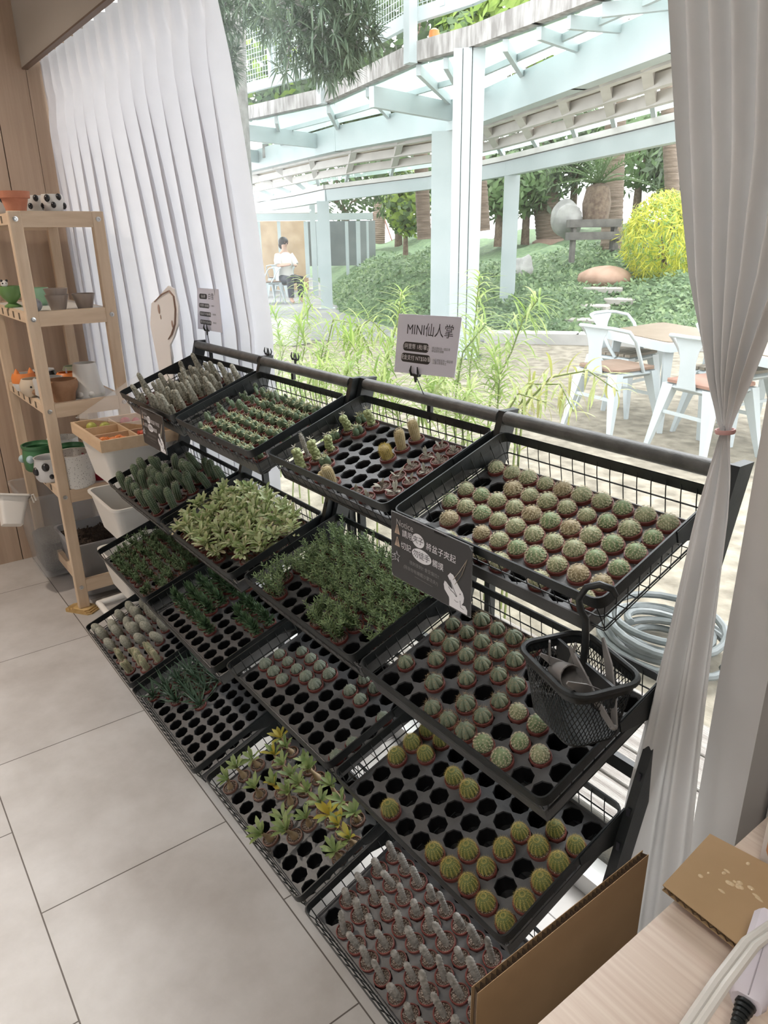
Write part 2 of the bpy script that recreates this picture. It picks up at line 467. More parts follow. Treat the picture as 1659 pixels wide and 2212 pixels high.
def loop_pts(w, d, r, ins=0.0, z=0.0, n=5):
    out = []
    for cx_, cy_, a0 in ((w - r, r, -90), (w - r, d - r, 0), (r, d - r, 90), (r, r, 180)):
        for k in range(n):
            a = math.radians(a0 + 90 * k / (n - 1))
            out.append((cx_ + (r - ins) * math.cos(a), cy_ + (r - ins) * math.sin(a), z))
    return out
BH = .071
def basket_meshes():
    rim = M()
    o, i_ = loop_pts(BW, BD, .016), loop_pts(BW, BD, .016, .0028)
    n = len(o); v = [];
    for z in (0, -.019):
        v += [(x, y, z) for x, y, _ in o] + [(x, y, z) for x, y, _ in i_]
    f = []
    for k in range(n):
        l = (k + 1) % n
        f += [(k, l, n + l, n + k), (2 * n + k, 3 * n + k, 3 * n + l, 2 * n + l), (k, 2 * n + k, 2 * n + l, l), (n + k, n + l, 3 * n + l, 3 * n + k)]
    rim.add(v, f)
    wires = M()
    r = .0011; q = .014
    nx = 17
    for k in range(nx):
        x = .012 + (BW - .024) * k / (nx - 1)
        wires.tube([(x, .002, -.008), (x, .003 + q * .3, -.03), (x, q, -BH), (x, BD - q, -BH), (x, BD - .003 - q * .3, -.03), (x, BD - .002, -.008)], r, 4)
    ny = 11
    for k in range(ny):
        y = .014 + (BD - .028) * k / (ny - 1)
        wires.tube([(.002, y, -.008), (.003 + q * .3, y, -.03), (q, y, -BH - .002), (BW - q, y, -BH - .002), (BW - .003 - q * .3, y, -.03), (BW - .002, y, -.008)], r, 4)
    for z, ins in ((-.041, q * .55), (-BH + .003, q * .95)):
        wires.tube([(x, y, z) for x, y, _ in loop_pts(BW, BD, .018, ins, 0, 4)], r * 1.3, 5, closed=True)
    br = M()
    pr = [(BD - .115, -.002), (BD - .001, -.002), (BD - .001, -.062), (BD - .03, -.062), (BD - .115, -.022)]
    T = (np.array([[0, 0, 1], [1, 0, 0], [0, 1, 0]]), (0, 0, 0))
    brl = M().prism(pr, -.0015, .0015, T=T)
    T2 = (T[0], (BW, 0, 0))
    brr = M().prism(pr, -.0015, .0015, T=T2)
    return rim.mesh('rim', BLACK, 30), wires.mesh('wire_mesh', BLACK, 60), brl.mesh('bracket', BLACK, False), brr.mesh('bracket', BLACK, False)
RIM, WIRES, BRL, BRR = basket_meshes()
def tray_mesh():
    m = M(); n = 16; R = .0183
    th = np.arange(n) * 2 * PI / n
    hole = np.where(np.arange(n) % 2 == 0, 1.04, .955) * R          # small thumb notches
    hp = PITCH / 2
    sq = np.stack([np.cos(th), np.sin(th)], 1); sq = sq / np.abs(sq).max(1)[:, None] * hp
    for j in range(6):
        for i in range(1, 11):
            c = np.array([i * PITCH, j * PITCH])
            v = [np.column_stack([sq + c, np.zeros(n)])]
            for rr, z in ((1.0, 0), (.97, -.003), (.90, -.014), (.80, -.034)):
                v.append(np.column_stack([c + np.stack([np.cos(th), np.sin(th)], 1) * (hole * rr if z > -.01 else np.full(n, R) * rr)[:, None], np.full(n, z)]))
            f = []
            for k in range(4):
                for a in range(n):
                    b = (a + 1) % n
                    f.append((k * n + a, k * n + b, (k + 1) * n + b, (k + 1) * n + a))
            f.append(tuple(4 * n + a for a in range(n - 1, -1, -1))[::-1])
            m.add(np.concatenate(v), f)
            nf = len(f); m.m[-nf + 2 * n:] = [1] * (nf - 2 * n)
    x0, x1, y0, y1 = .45 * PITCH, 10.55 * PITCH, -.55 * PITCH, 5.55 * PITCH
    a0, a1, b0, b1 = .5 * PITCH, 10.5 * PITCH, -.5 * PITCH, 5.5 * PITCH
    v = [(a0, b0, 0), (a1, b0, 0), (a1, b1, 0), (a0, b1, 0), (x0, y0, .004), (x1, y0, .004), (x1, y1, .004), (x0, y1, .004),
         (x0 - .002, y0 - .002, .0035), (x1 + .002, y0 - .002, .0035), (x1 + .002, y1 + .002, .0035), (x0 - .002, y1 + .002, .0035),
         (x0, y0, -.026), (x1, y0, -.026), (x1, y1, -.026), (x0, y1, -.026)]
    f = []
    for k in range(3):
        for a in range(4): f.append((k * 4 + a, k * 4 + (a + 1) % 4, k * 4 + 4 + (a + 1) % 4, k * 4 + 4 + a))
    m.add(v, f)
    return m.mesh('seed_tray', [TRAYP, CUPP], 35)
TRAY = tray_mesh()
# tray offset in the basket: (x shift, y shift) in cell pitches, and height below the rim
OFF = {(3, 0): (-.5, .70, -.056), (2, 0): (-.25, .95, -.052), (1, 0): (-.15, .85, -.050), (0, 0): (.05, .85, -.050),
       (3, 1): (.1, .75, -.041), (2, 1): (.35, .85, -.041), (1, 1): (.15, .85, -.041), (0, 1): (.1, .85, -.041),
       (3, 2): (.15, .80, -.041), (2, 2): (.15, .9, -.041), (1, 2): (.2, .9, -.041), (0, 2): (.1, .85, -.041),
       (3, 3): (-.15, .95, -.041), (2, 3): (.15, .9, -.041), (1, 3): (.15, .95, -.041), (0, 3): (.1, .75, -.041)}
WHAT = {(3, 0): 'small fuzzy ball cacti', (3, 1): 'dark ribbed star cacti', (3, 2): 'yellow-spined barrel cacti', (3, 3): 'grey finger cacti',
        (2, 0): 'knobbly and column cacti', (2, 1): 'bushy fine-leaved succulents', (2, 2): 'a few grey star cacti', (2, 3): 'yellowing desert roses',
        (1, 0): 'little prickly pears', (1, 1): 'pale variegated succulents', (1, 2): 'dark pointed haworthias', (1, 3): 'long-leaved aloes',
        (0, 0): 'tall grey woolly cacti', (0, 1): 'dark green torch cacti', (0, 2): 'small leafy sprouts', (0, 3): 'furry round cacti'}
CN = ['first', 'second', 'third', 'fourth']
FR = {}
for c in range(4):
    for t in range(4):
        F = frame_at(c, t)
        b = thing('wire_basket', f'black wire basket of {WHAT[(c, t)]}, {TIERN[t]}', 'wire basket', group='black wire baskets on the racks')
        b.matrix_world = F
        for nm, me in (('rim', RIM), ('wire_mesh', WIRES), ('bracket', BRL), ('bracket', BRR)): put(nm, me, b)
        du, dv, off = OFF[(c, t)]
        FR[(c, t)] = F @ Matrix.Translation((du * PITCH, dv * PITCH, off))
        o = put('seed_tray', TRAY)
        o.matrix_world = FR[(c, t)]
        tag(o, f'black plastic seed tray holding {WHAT[(c, t)]}, {TIERN[t]}', 'seed tray', 'black seed trays in the baskets')
# ================================================================ POTTED PLANTS
def gm(name, a, b, sc=60, tr=0.0, rough=.6, bump=0): return mat(name, a, rough, b, sc, bump, trans=tr)
G_BALL = gm('fuzzy_green_skin', (.20, .235, .12), (.37, .38, .23), 150)
G_BALL2 = gm('brownish_skin', (.24, .19, .10), (.36, .30, .18), 150)
G_BALL3 = gm('fresh_green_skin', (.14, .22, .10), (.26, .32, .17), 150)
G_RIB = gm('dark_green_skin', (.15, .19, .125), (.22, .255, .175), 60)
G_STAR = gm('grey_green_skin', (.17, .205, .155), (.24, .27, .21), 70)
G_BARREL = gm('yellow_green_skin', (.10, .15, .045), (.16, .20, .075), 60)
G_GREY = gm('grey_scaly_skin', (.17, .16, .14), (.33, .31, .28), 120)
G_TORCH = gm('deep_green_skin', (.045, .08, .038), (.085, .12, .06), 60)
G_PEAR = gm('pear_pad_skin', (.10, .16, .085), (.17, .22, .13), 60)
G_PALE = gm('pale_green_skin', (.26, .31, .13), (.38, .41, .20), 60)
G_TAN = gm('tan_cactus_skin', (.38, .30, .13), (.52, .43, .24), 120)
G_WOOL = gm('woolly_grey_skin', (.17, .165, .12), (.44, .41, .33), 200)
G_FUR = gm('furry_grey_skin', (.22, .22, .17), (.38, .36, .29), 200, rough=.95)
L_GRN = gm('green_leaf', (.17, .25, .08), (.36, .42, .17), 40, .25, .45)
L_YEL = gm('yellowing_leaf', (.55, .42, .06), (.40, .40, .08), 40, .3, .45)
L_ORG = gm('orange_leaf', (.55, .27, .07), (.60, .42, .12), 40, .3, .5)
L_VAR = gm('variegated_leaf', (.38, .46, .20), (.80, .80, .58), 26, .3, .5)
L_VAR2 = gm('variegated_pink_leaf', (.42, .46, .20), (.72, .60, .45), 26, .3, .5)
L_VAR3 = gm('green_striped_leaf', (.22, .32, .10), (.52, .58, .30), 30, .25, .5)
L_DARK = gm('dark_green_leaf', (.06, .125, .06), (.13, .21, .10), 60, .15, .4)
L_ALOE = gm('aloe_leaf', (.04, .08, .045), (.085, .14, .085), 50, .12, .4)
L_SPR = gm('sprout_leaf', (.08, .14, .055), (.15, .23, .10), 40, .2)
L_FINE = gm('fine_green_leaf', (.19, .29, .11), (.31, .40, .19), 60, .3)
L_SILV = gm('silvery_leaf', (.34, .33, .26), (.52, .50, .42), 80, .2)
BARK = gm('pale_swollen_bark', (.27, .19, .10), (.38, .28, .17), 60)
SP_CREAM = mat('cream_spines', (.72, .64, .46), .7)
SP_YEL = mat('yellow_spines', (.60, .48, .14), .6)
SP_TAN = mat('tan_spines', (.45, .32, .18), .6)
SP_WHT = mat('white_spines', (.62, .60, .52), .7)
PR = .0186                                                # pot radius at the lip
def pot_mesh(n=22):
    m = M()
    m.lathe([(.0118, -.031), (.0160, -.004), (.0168, -.001), (PR, 0), (PR, .0058), (PR - .0006, .0064), (PR - .0022, .0062), (PR - .0026, .001)], n)
    return m
POTM = [pot_mesh().mesh('pot', p, 30) for p in (POTP, POTB)]
_s = M().lathe([(.0165, 0), (.0165, .0026), (.010, .0032), (.004, .0036)], 18)
SOILM = _s.mesh('soil', SOIL)
GRIT = M()
for k in range(34):
    a, r = random.uniform(0, 6.3), .0155 * math.sqrt(random.random())
    GRIT.ball((r * math.cos(a), r * math.sin(a), .0034), (random.uniform(.0006, .0013),) * 3, 5, 4)
GRITM = GRIT.mesh('grit', mat('pale_grit', (.32, .26, .21), .9, (.5, .44, .38), 60))
Z0 = .0032
def body(prof_fn, ht, n, m, fn=None, lean=(0, 0), base=(0, 0), rot=None, mb=None, mi=0):
    """a standing cactus body: radius from prof_fn(t), height ht; lean bends the axis sideways"""
    mb = mb or M()
    th = np.arange(n) * 2 * PI / n
    vs = []
    for k in range(m):
        t = k / (m - 1)
        r = prof_fn(t)
        rr = r * (fn(th, t) if fn else 1.0) * np.ones(n)
        ox, oy = base[0] + lean[0] * t ** 1.4 * ht, base[1] + lean[1] * t ** 1.4 * ht
        vs.append(np.stack([ox + rr * np.cos(th), oy + rr * np.sin(th), np.full(n, Z0 - .002 + t * ht)], 1))
    f = [(k * n + i, k * n + (i + 1) % n, (k + 1) * n + (i + 1) % n, (k + 1) * n + i) for k in range(m - 1) for i in range(n)]
    f += [tuple(range(n - 1, -1, -1)), tuple((m - 1) * n + j for j in range(n))]
    return mb.add(np.concatenate(vs), f, mi)
def dome(R, p=2.2, waist=.82):
    return lambda t: R * (waist + (1 - waist) * min(1, t * 3)) * max(0.03, (1 - max(0, t * 1.02 - .0) ** p)) ** (1 / 2.0) if t < .999 else R * .06
def star_spines(mb, p, nrmv, k, L, w, spread=.9, mi=0):
    nrmv = nrm(nrmv); a = nrm(np.cross(nrmv, (.31, .52, .79))); b = np.cross(nrmv, a)
    o = random.uniform(0, 6)
    for i in range(k):
        an = o + 2 * PI * i / k
        mb.spine(p, nrmv * (1 - spread * random.uniform(.6, 1)) + (a * math.cos(an) + b * math.sin(an)) * spread, L * random.uniform(.7, 1.15), w, mi)

PROTO = {}
KSC = {'prickly_pear': 1.3, 'tufted_cactus': 1.25, 'knobbly_cactus': 1.25, 'column_cactus': 1.2, 'golden_cactus': 1.25, 'desert_rose': 1.22, 'ribbed_cactus': 1.06, 'finger_cactus': 1.08}
def proto(kind, cat, parts, pot=0, grit=True):
    """parts: list of (part name, mesh). Stored once, copied for every pot."""
    r = bpy.data.objects.new(kind, None); r.empty_display_size = .01
    r['category'] = cat
    if kind in KSC:
        for _n, me in parts: me.transform(Matrix.Scale(KSC[kind], 4))
    ch = [('pot', POTM[pot]), ('soil', SOILM)] + ([('grit', GRITM)] if grit else []) + parts
    r_ch = []
    for nm, me in ch:
        o = bpy.data.objects.new(nm, me)
        r_ch.append(o)
    return (r, r_ch)

def ball_cactus(seed, R=.0152, H=.021, fuzz=8, spm=None, skin=None):
    random.seed(seed)
    nn, q = 12, 5
    fn = lambda th, t: 1 + .22 * (.5 + .5 * np.cos(nn * th + q * t * 5)) * (.5 + .5 * np.cos(nn * th - q * t * 5)) - .05
    pf = dome(R, 2.6)
    b = body(pf, H, 60, 22, fn)
    sp = M()
    for row in range(8):
        t = .12 + .84 * row / 7.5
        cnt = max(3, int(14 * pf(t) / R))
        for k in range(cnt):
            a = 2 * PI * (k + .5 * (row % 2)) / cnt
            r = pf(t) * 1.06
            p = np.array([r * math.cos(a), r * math.sin(a), Z0 + t * H])
            star_spines(sp, p, (math.cos(a) * (1.1 - t), math.sin(a) * (1.1 - t), .15 + t), fuzz, .0036, .00019, .8)
    return [('stem', b.mesh('stem', skin or (G_BALL, G_BALL, G_BALL2, G_BALL, G_BALL3, G_BALL)[seed // 31 % 6])), ('spines', sp.mesh('spines', spm or SP_CREAM, False))]
def rib_cactus(seed, ribs=7, R=.0158, H=.021, skin=None, spm=None, spines=True, sharp=.23):
    random.seed(seed)
    fn = lambda th, t: 1 - sharp * (1 - np.abs(np.cos(ribs * th / 2)) ** .55) * 1.3
    pf = dome(R, 2.5, .8)
    b = body(pf, H, ribs * 8, 16, fn)
    sp = M()
    for k in range(ribs):
        a = 2 * PI * k / ribs
        for t in ((.32, .55, .74, .9) if spines else (.3, .5, .7, .86)):
            r = pf(t) * 1.0
            p = np.array([r * math.cos(a), r * math.sin(a), Z0 + t * H])
            o = np.array([math.cos(a) * (1.1 - t), math.sin(a) * (1.1 - t), .2 + t])
            if spines: star_spines(sp, p, o, 4, .0078, .00018, .75)
            else: sp.ball(p, .0005, 5, 4)
    return [('stem', b.mesh('stem', skin or G_RIB, 55)), ('spines' if spines else 'wool_tufts', sp.mesh('spines', spm or SP_TAN, False))]
def barrel_cactus(seed, R=.0150, H=.027):
    random.seed(seed); ribs = 13
    fn = lambda th, t: 1 - .10 * (1 - np.abs(np.cos(ribs * th / 2)) ** .6)
    pf = dome(R, 3.0, .72)
    b = body(pf, H, ribs * 6, 16, fn)
    sp = M()
    for k in range(ribs):
        a = 2 * PI * k / ribs
        for t in np.linspace(.2, .95, 8):
            r = pf(t)
            p = np.array([r * math.cos(a), r * math.sin(a), Z0 + t * H])
            star_spines(sp, p, (math.cos(a) * (1.1 - t), math.sin(a) * (1.1 - t), .2 + t * .9), 6, .0062, .00016, .8)
    return [('stem', b.mesh('stem', G_BARREL, 55)), ('spines', sp.mesh('spines', SP_YEL, False))]
def finger(seed, R=.0068, H=.036, lean=(-.5, .12), skin=None, mb=None, base=(0, 0), n1=7, q=9):
    random.seed(seed)
    fn = lambda th, t: 1 + .26 * (.5 + .5 * np.cos(n1 * th + q * t * 6)) * (.5 + .5 * np.cos(n1 * th - q * t * 6)) - .08
    pf = lambda t: R * (.85 + .25 * t - .1 * t * t) * (1 if t < .8 else max(.12, math.sqrt(max(0, 1 - ((t - .8) / .2) ** 2))))
    return body(pf, H, 28, 34, fn, lean, base, mb=mb)
def finger_cactus(seed):
    random.seed(seed)
    H = random.uniform(.028, .042)
    b = finger(seed, random.uniform(.006, .0074), H, (random.uniform(-.65, -.25), random.uniform(-.05, .3)), base=(.003, -.001))
    sp = M()
    for k in range(46):
        t = random.uniform(.15, 1); a = random.uniform(0, 6.28)
    return [('stem', b.mesh('stem', G_GREY))]
def column(seed, ribs=12, R=.0075, H=.055, lean=(0, 0), skin=None, spm=None, k=1, spl=.003):
    random.seed(seed); b = M(); sp = M()
    for i in range(k):
        a0 = random.uniform(0, 6.28) if k > 1 else 0
        base = (.0075 * math.cos(a0 + i * 2.4), .0075 * math.sin(a0 + i * 2.4)) if k > 1 else (0, 0)
        h = H * random.uniform(.75, 1.05); ln = (lean[0] + random.uniform(-.12, .12), lean[1] + random.uniform(-.12, .12))
        pf = lambda t: R * (.85 + .2 * math.sin(min(1, t * 1.2) * 2)) * (1 if t < .78 else max(.1, math.sqrt(max(0, 1 - ((t - .78) / .22) ** 2))))
        fn = lambda th, t: 1 - .15 * (1 - np.abs(np.cos(ribs * th / 2)) ** .6)
        body(pf, h, ribs * 6, 18, fn, ln, base, mb=b)
        for q in range(ribs):
            a = 2 * PI * q / ribs
            for t in np.linspace(.08, .97, 13):
                r = pf(t)
                p = np.array([base[0] + ln[0] * t ** 1.4 * h + r * math.cos(a), base[1] + ln[1] * t ** 1.4 * h + r * math.sin(a), Z0 + t * h])
                star_spines(sp, p, (math.cos(a), math.sin(a), .15 + (t > .85)), 4, spl, .00024, .6)
    return [('stem', b.mesh('stem', skin or G_TORCH, 55)), ('spines', sp.mesh('spines', spm or SP_WHT, False))]
def desert_rose(seed):
    random.seed(seed)
    H = random.uniform(.022, .034); R = random.uniform(.006, .008)
    ln = (random.uniform(-.25, .1), random.uniform(-.1, .25))
    pf = lambda t: R * (1 - .62 * t ** .8) * (1 + .12 * math.sin(t * 7))
    b = body(pf, H, 14, 12, None, ln)
    l = M(); top = np.array([ln[0] * H, ln[1] * H, Z0 + H - .002])
    n = random.randint(6, 10)
    tone = random.random()
    for k in range(n):
        a = k * 2.4 + seed; el = random.uniform(.5, 1.35)
        d = (math.cos(a) * math.cos(el), math.sin(a) * math.cos(el), math.sin(el))
        c = 0 if tone < .6 else (1 if random.random() < .65 else (2 if tone > .85 else 0))
        l.leaf(top - (0, 0, k * .0004), d, random.uniform(.024, .036), random.uniform(.0070, .0098), curl=random.uniform(.1, .6), mi=c, prof=[.15, .55, .95, 1.0, .12], fold=.3)
    return [('trunk', b.mesh('trunk', BARK)), ('leaves', l.mesh('leaves', [L_GRN, L_YEL, L_ORG]))]
def bushy(seed, H=.052, n=11, sp=.017, mats=None, ll=.0095, wmul=.26):
    random.seed(seed); st = M(); l = M()
    for k in range(n):
        a = random.uniform(0, 6.28); r = random.uniform(0, .012)
        p0 = np.array([r * math.cos(a), r * math.sin(a), Z0]); h = H * random.uniform(.5, 1.15)
        o = random.uniform(.1, .95)
        p1 = p0 + np.array([math.cos(a) * o * h * .6, math.sin(a) * o * h * .6, h])
        pm = (p0 + p1) / 2 + np.array([random.uniform(-.003, .003), random.uniform(-.003, .003), .002])
        st.tube([p0, pm, p1], [.0011, .0009, .0006], 5)
        m = 9
        for j in range(m):
            t = .18 + .82 * j / (m - 1)
            p = p0 * (1 - t) ** 2 + 2 * pm * t * (1 - t) + p1 * t * t
            for q in range(3):
                b = j * 1.1 + q * 2.1 + a
                e = random.uniform(.1, .8)
                l.leaf(p, (math.cos(b) * math.cos(e), math.sin(b) * math.cos(e), math.sin(e)), ll * random.uniform(.7, 1.2), ll * wmul, curl=-.4, thick=.0007, prof=[.3, .9, .9, .05])
    return [('stems', st.mesh('stems', G_PEAR)), ('leaves', l.mesh('leaves', mats or L_FINE))]
def variegated(seed):
    random.seed(seed); st = M(); l = M()
    for k in range(3):
        a = random.uniform(0, 6.28); h = random.uniform(.022, .05)
        top = np.array([.009 * math.cos(a), .009 * math.sin(a), Z0 + h])
        st.tube([(.003 * math.cos(a), .003 * math.sin(a), Z0), top * (.8, .8, .55), top], [.0018, .0016, .0013], 6)
        for j in range(11):
            b = j * 2.4 + a; e = random.uniform(.05, 1.2)
            l.leaf(top - (0, 0, .0007 * j), (math.cos(b) * math.cos(e), math.sin(b) * math.cos(e), math.sin(e)), random.uniform(.020, .036), random.uniform(.0075, .0105), curl=random.uniform(-.1, .9),
                   mi=random.choice((0, 0, 0, 2, 2, 1)), prof=[.2, .3, .55, .95, 1.0, .5], fold=.35)
    return [('stems', st.mesh('stems', G_PALE)), ('leaves', l.mesh('leaves', [L_VAR, L_VAR2, L_VAR3]))]
def rosette(seed, n, L, W, H, mats, thick, tiers=1, el0=.3, el1=1.2, curl=-.2, prof=None):
    random.seed(seed); l = M()
    for t in range(tiers):
        for k in range(n):
            a = k * 2.4 + t * .7 + seed; f = (t + k / n) / tiers
            e = el0 + (el1 - el0) * f + random.uniform(-.12, .12)
            l.leaf((.001 * math.cos(a), .001 * math.sin(a), Z0 + H * f), (math.cos(a) * math.cos(e), math.sin(a) * math.cos(e), math.sin(e)),
                   L * random.uniform(.8, 1.15), W, curl=curl, thick=thick, prof=prof or [.75, 1.0, .85, .5, .04])
    return [('leaves', l.mesh('leaves', mats))]
def pear(seed):
    random.seed(seed); b = M(); sp = M()
    def pad(c, r, a, up):
        R = np.array([[math.cos(a), -math.sin(a), 0], [math.sin(a), math.cos(a), 0], [0, 0, 1]])
        b.ball(c, (r * .75, r * .42, r * up), 12, 8, R=R)
        for k in range(16):
            d = np.array([random.gauss(0, 1), random.gauss(0, 1), random.gauss(.3, 1)]); d = nrm(d)
            p = np.asarray(c) + R @ (d * (r * .75, r * .42, r * up))
            star_spines(sp, p, R @ d, 4, .0024, .00013, .6)
    a = random.uniform(0, 3)
    pad((0, 0, Z0 + .008), .0085, a, 1.3)
    for k in range(random.randint(2, 4)):
        q = random.uniform(0, 6.3)
        pad((.006 * math.cos(q), .006 * math.sin(q), Z0 + random.uniform(.013, .024)), random.uniform(.0045, .0068), random.uniform(0, 3), 1.25)
    return [('pads', b.mesh('pads', G_PEAR)), ('spines', sp.mesh('spines', SP_WHT, False))]
def tufted(seed):
    random.seed(seed); b = M(); l = M()
    for k in range(3):
        a = k * 2.1 + seed
        b.ball((.0055 * math.cos(a), .0055 * math.sin(a), Z0 + .007), (.0062, .0062, .009), 10, 7)
        for j in range(7):
            q = j * .9 + a; e = random.uniform(.2, 1.2)
            l.leaf((.0055 * math.cos(a), .0055 * math.sin(a), Z0 + .013), (math.cos(q) * math.cos(e), math.sin(q) * math.cos(e), math.sin(e)), .0105, .0022, curl=.7, prof=[.6, 1, .7, .1])
    return [('stem', b.mesh('stem', G_PEAR)), ('leaves', l.mesh('leaves', gm('pale_tuft_leaf_%d' % seed, (.36, .38, .20), (.5, .47, .3), 50, .2)))]
def knobbly(seed):
    random.seed(seed); b = M()
    h = random.randint(4, 7)
    for k in range(h):
        z = Z0 + .0055 + k * .0058
        for j in range(5):
            a = j * 1.257 + k * .63
            b.ball((.0042 * math.cos(a) + .0015 * math.sin(k * 1.3), .0042 * math.sin(a), z), (.0047, .0047, .0045), 9, 6)
    l = M()
    for j in range(9):
        q = j * .9; e = random.uniform(.2, 1.3)
        l.leaf((0, 0, Z0 + .006 + h * .0058), (math.cos(q) * math.cos(e), math.sin(q) * math.cos(e), math.sin(e)), .009, .002, curl=.6, prof=[.6, 1, .7, .1])
    return [('stem', b.mesh('stem', G_PALE)), ('crown_leaves', l.mesh('crown_leaves', L_SILV))]
def silver(seed):
    random.seed(seed); l = M()
    for k in range(random.randint(3, 6)):
        a = k * 2.2 + seed; e = random.uniform(.25, 1.3)
        l.leaf((.002 * math.cos(a), .002 * math.sin(a), Z0), (math.cos(a) * math.cos(e), math.sin(a) * math.cos(e), math.sin(e)), random.uniform(.014, .026), random.uniform(.005, .009), curl=random.uniform(0, 1.0), prof=[.3, .6, 1, .9, .1], thick=.0016)
    return [('leaves', l.mesh('leaves', L_SILV))]
def clump(seed):
    random.seed(seed); b = M()
    for k in range(11):
        a = random.uniform(0, 6.3); r = random.uniform(0, .011)
        b.ball((r * math.cos(a), r * math.sin(a), Z0 + random.uniform(.003, .013)), (.0045, .0045, .0058), 9, 6)
    return [('stem', b.mesh('stem', G_TAN))]
def mound(seed):
    random.seed(seed); b = M(); sp = M()
    for k in range(random.choice((1, 1, 2))):
        a = random.uniform(0, 6.3); c = (.007 * math.cos(a) * k * 1.6 - .003, .007 * math.sin(a) * k * 1.6, Z0 + .023)
        R = _rot((random.uniform(-.25, .25), random.uniform(-.5, 0), 0))
        b.ball(c, (.0175, .0155, .029), 16, 12, R=R)
        for q in range(420):
            d = nrm((random.gauss(0, 1), random.gauss(0, 1), random.gauss(.2, 1)))
            star_spines(sp, np.asarray(c) + R @ (d * (.0175, .0155, .029)), R @ d, 2, .0022, .0002, .8)
    return [('stem', b.mesh('stem', G_FUR)), ('spines', sp.mesh('spines', SP_WHT, False))]
def woolly(seed):
    random.seed(seed); b = M(); H = random.uniform(.062, .085)
    ln = (random.uniform(-.14, .08), random.uniform(-.08, .08))
    fn = lambda th, t: 1 + .16 * (.5 + .5 * np.cos(8 * th + 60 * t)) * (.5 + .5 * np.cos(8 * th - 60 * t)) - .05
    pf = lambda t: .0100 * (.95 + .25 * math.exp(-((t - .3) / .2) ** 2) - .28 * t) * (1 if t < .88 else max(.12, math.sqrt(max(0, 1 - ((t - .88) / .12) ** 2))))
    body(pf, H, 40, 54, fn, ln, mb=b)
    if random.random() < .45:
        pf2 = lambda t: .0062 * (1 - .3 * t) * (1 if t < .85 else max(.12, math.sqrt(max(0, 1 - ((t - .85) / .15) ** 2))))
        body(pf2, H * .55, 30, 34, fn, (ln[0] + .25, ln[1]), (.008, .004), mb=b)
    return [('stem', b.mesh('stem', G_WOOL))]

def star2(seed): return rib_cactus(seed, 8, .0158, .020, G_STAR, SP_WHT, False, .13)
def gold(seed): return column(seed, 16, .0085, .024, (0, 0), G_TAN, SP_YEL, 1, .006)
def tan_col(seed): return column(seed, 18, .0088, .043, (.05, .1), G_TAN, SP_CREAM, 1, .0028)
def furcol(seed): return column(seed, 10, .0052, .050, (-.1, 0), gm('furry_pale_skin_%d' % seed, (.22, .25, .14), (.38, .38, .24), 80), SP_CREAM, 5, .0034)
def torch(seed): return column(seed, 11, .0118, .068, (-.42, .1), G_TORCH, SP_WHT, 1 + seed % 2, .0026)
def hawo(seed): return rosette(seed, 11, .024, .0075, .040, L_DARK, .0036, 4, -.05, 1.2, -.45)
def aloe(seed): return rosette(seed, 12, .062, .0075, .006, L_ALOE, .0034, 1, .25, 1.3, -.3, [.9, 1, .85, .6, .3, .03])
def sprout(seed): return bushy(seed, .036, 5, .01, L_SPR, .0125, .26)
def tallwool(seed): return column(seed, 9, .0048, .062, (-.08, 0), G_GREY, SP_WHT, 1, .003)

# kind: (object name, category, description, builder, variants, pot)
KIND = {
 'b': ('ball_cactus', 'cactus', 'fuzzy pale green ball cactus', ball_cactus, 6, 0),
 'm': ('ball_cactus', 'cactus', 'woolly pale ball cactus', lambda s: ball_cactus(s, .0146, .024, 9), 3, 0),
 'r': ('ribbed_cactus', 'cactus', 'dark tan-spined ribbed cactus', rib_cactus, 5, 0),
 'y': ('barrel_cactus', 'cactus', 'yellow-spined barrel cactus', barrel_cactus, 4, 0),
 'f': ('finger_cactus', 'cactus', 'grey leaning finger cactus', finger_cactus, 8, 0),
 'd': ('desert_rose', 'desert rose', 'swollen desert rose', desert_rose, 10, 1),
 's': ('star_cactus', 'cactus', 'smooth grey-green star cactus', star2, 3, 0),
 'u': ('bushy_succulent', 'succulent', 'fine-leaved bushy succulent', bushy, 7, 0),
 'k': ('knobbly_cactus', 'cactus', 'knobbly pale green cactus', knobbly, 4, 0),
 't': ('tufted_cactus', 'cactus', 'tufted spiky cactus', tufted, 6, 0),
 'g': ('golden_cactus', 'cactus', 'golden-spined small cactus', gold, 1, 0),
 'c': ('column_cactus', 'cactus', 'tan column cactus', tan_col, 3, 0),
 'l': ('silver_seedling', 'succulent', 'drooping silver-leaved seedling', silver, 6, 0),
 'n': ('clump_cactus', 'cactus', 'cream clump of round offsets', clump, 1, 0),
 'x': ('tall_cactus', 'cactus', 'thin tall grey cactus', tallwool, 1, 0),
 'p': ('prickly_pear', 'cactus', 'little bluish prickly pear', pear, 5, 0),
 'v': ('variegated_succulent', 'succulent', 'cream-edged variegated succulent', variegated, 7, 0),
 'h': ('haworthia', 'succulent', 'dark pointed haworthia', hawo, 4, 0),
 'a': ('aloe', 'succulent', 'long-leaved dark aloe', aloe, 4, 0),
 'w': ('woolly_cactus', 'cactus', 'tall grey woolly cactus', woolly, 7, 0),
 'e': ('torch_cactus', 'cactus', 'dark ribbed torch cactus', torch, 6, 0),
 'i': ('leafy_sprout', 'succulent', 'small leafy sprout', sprout, 5, 0),
 'o': ('furry_cactus', 'cactus', 'furry round grey cactus', mound, 5, 0),
 'q': ('furry_column_cactus', 'cactus', 'clustered furry column cactus', furcol, 3, 0),
}
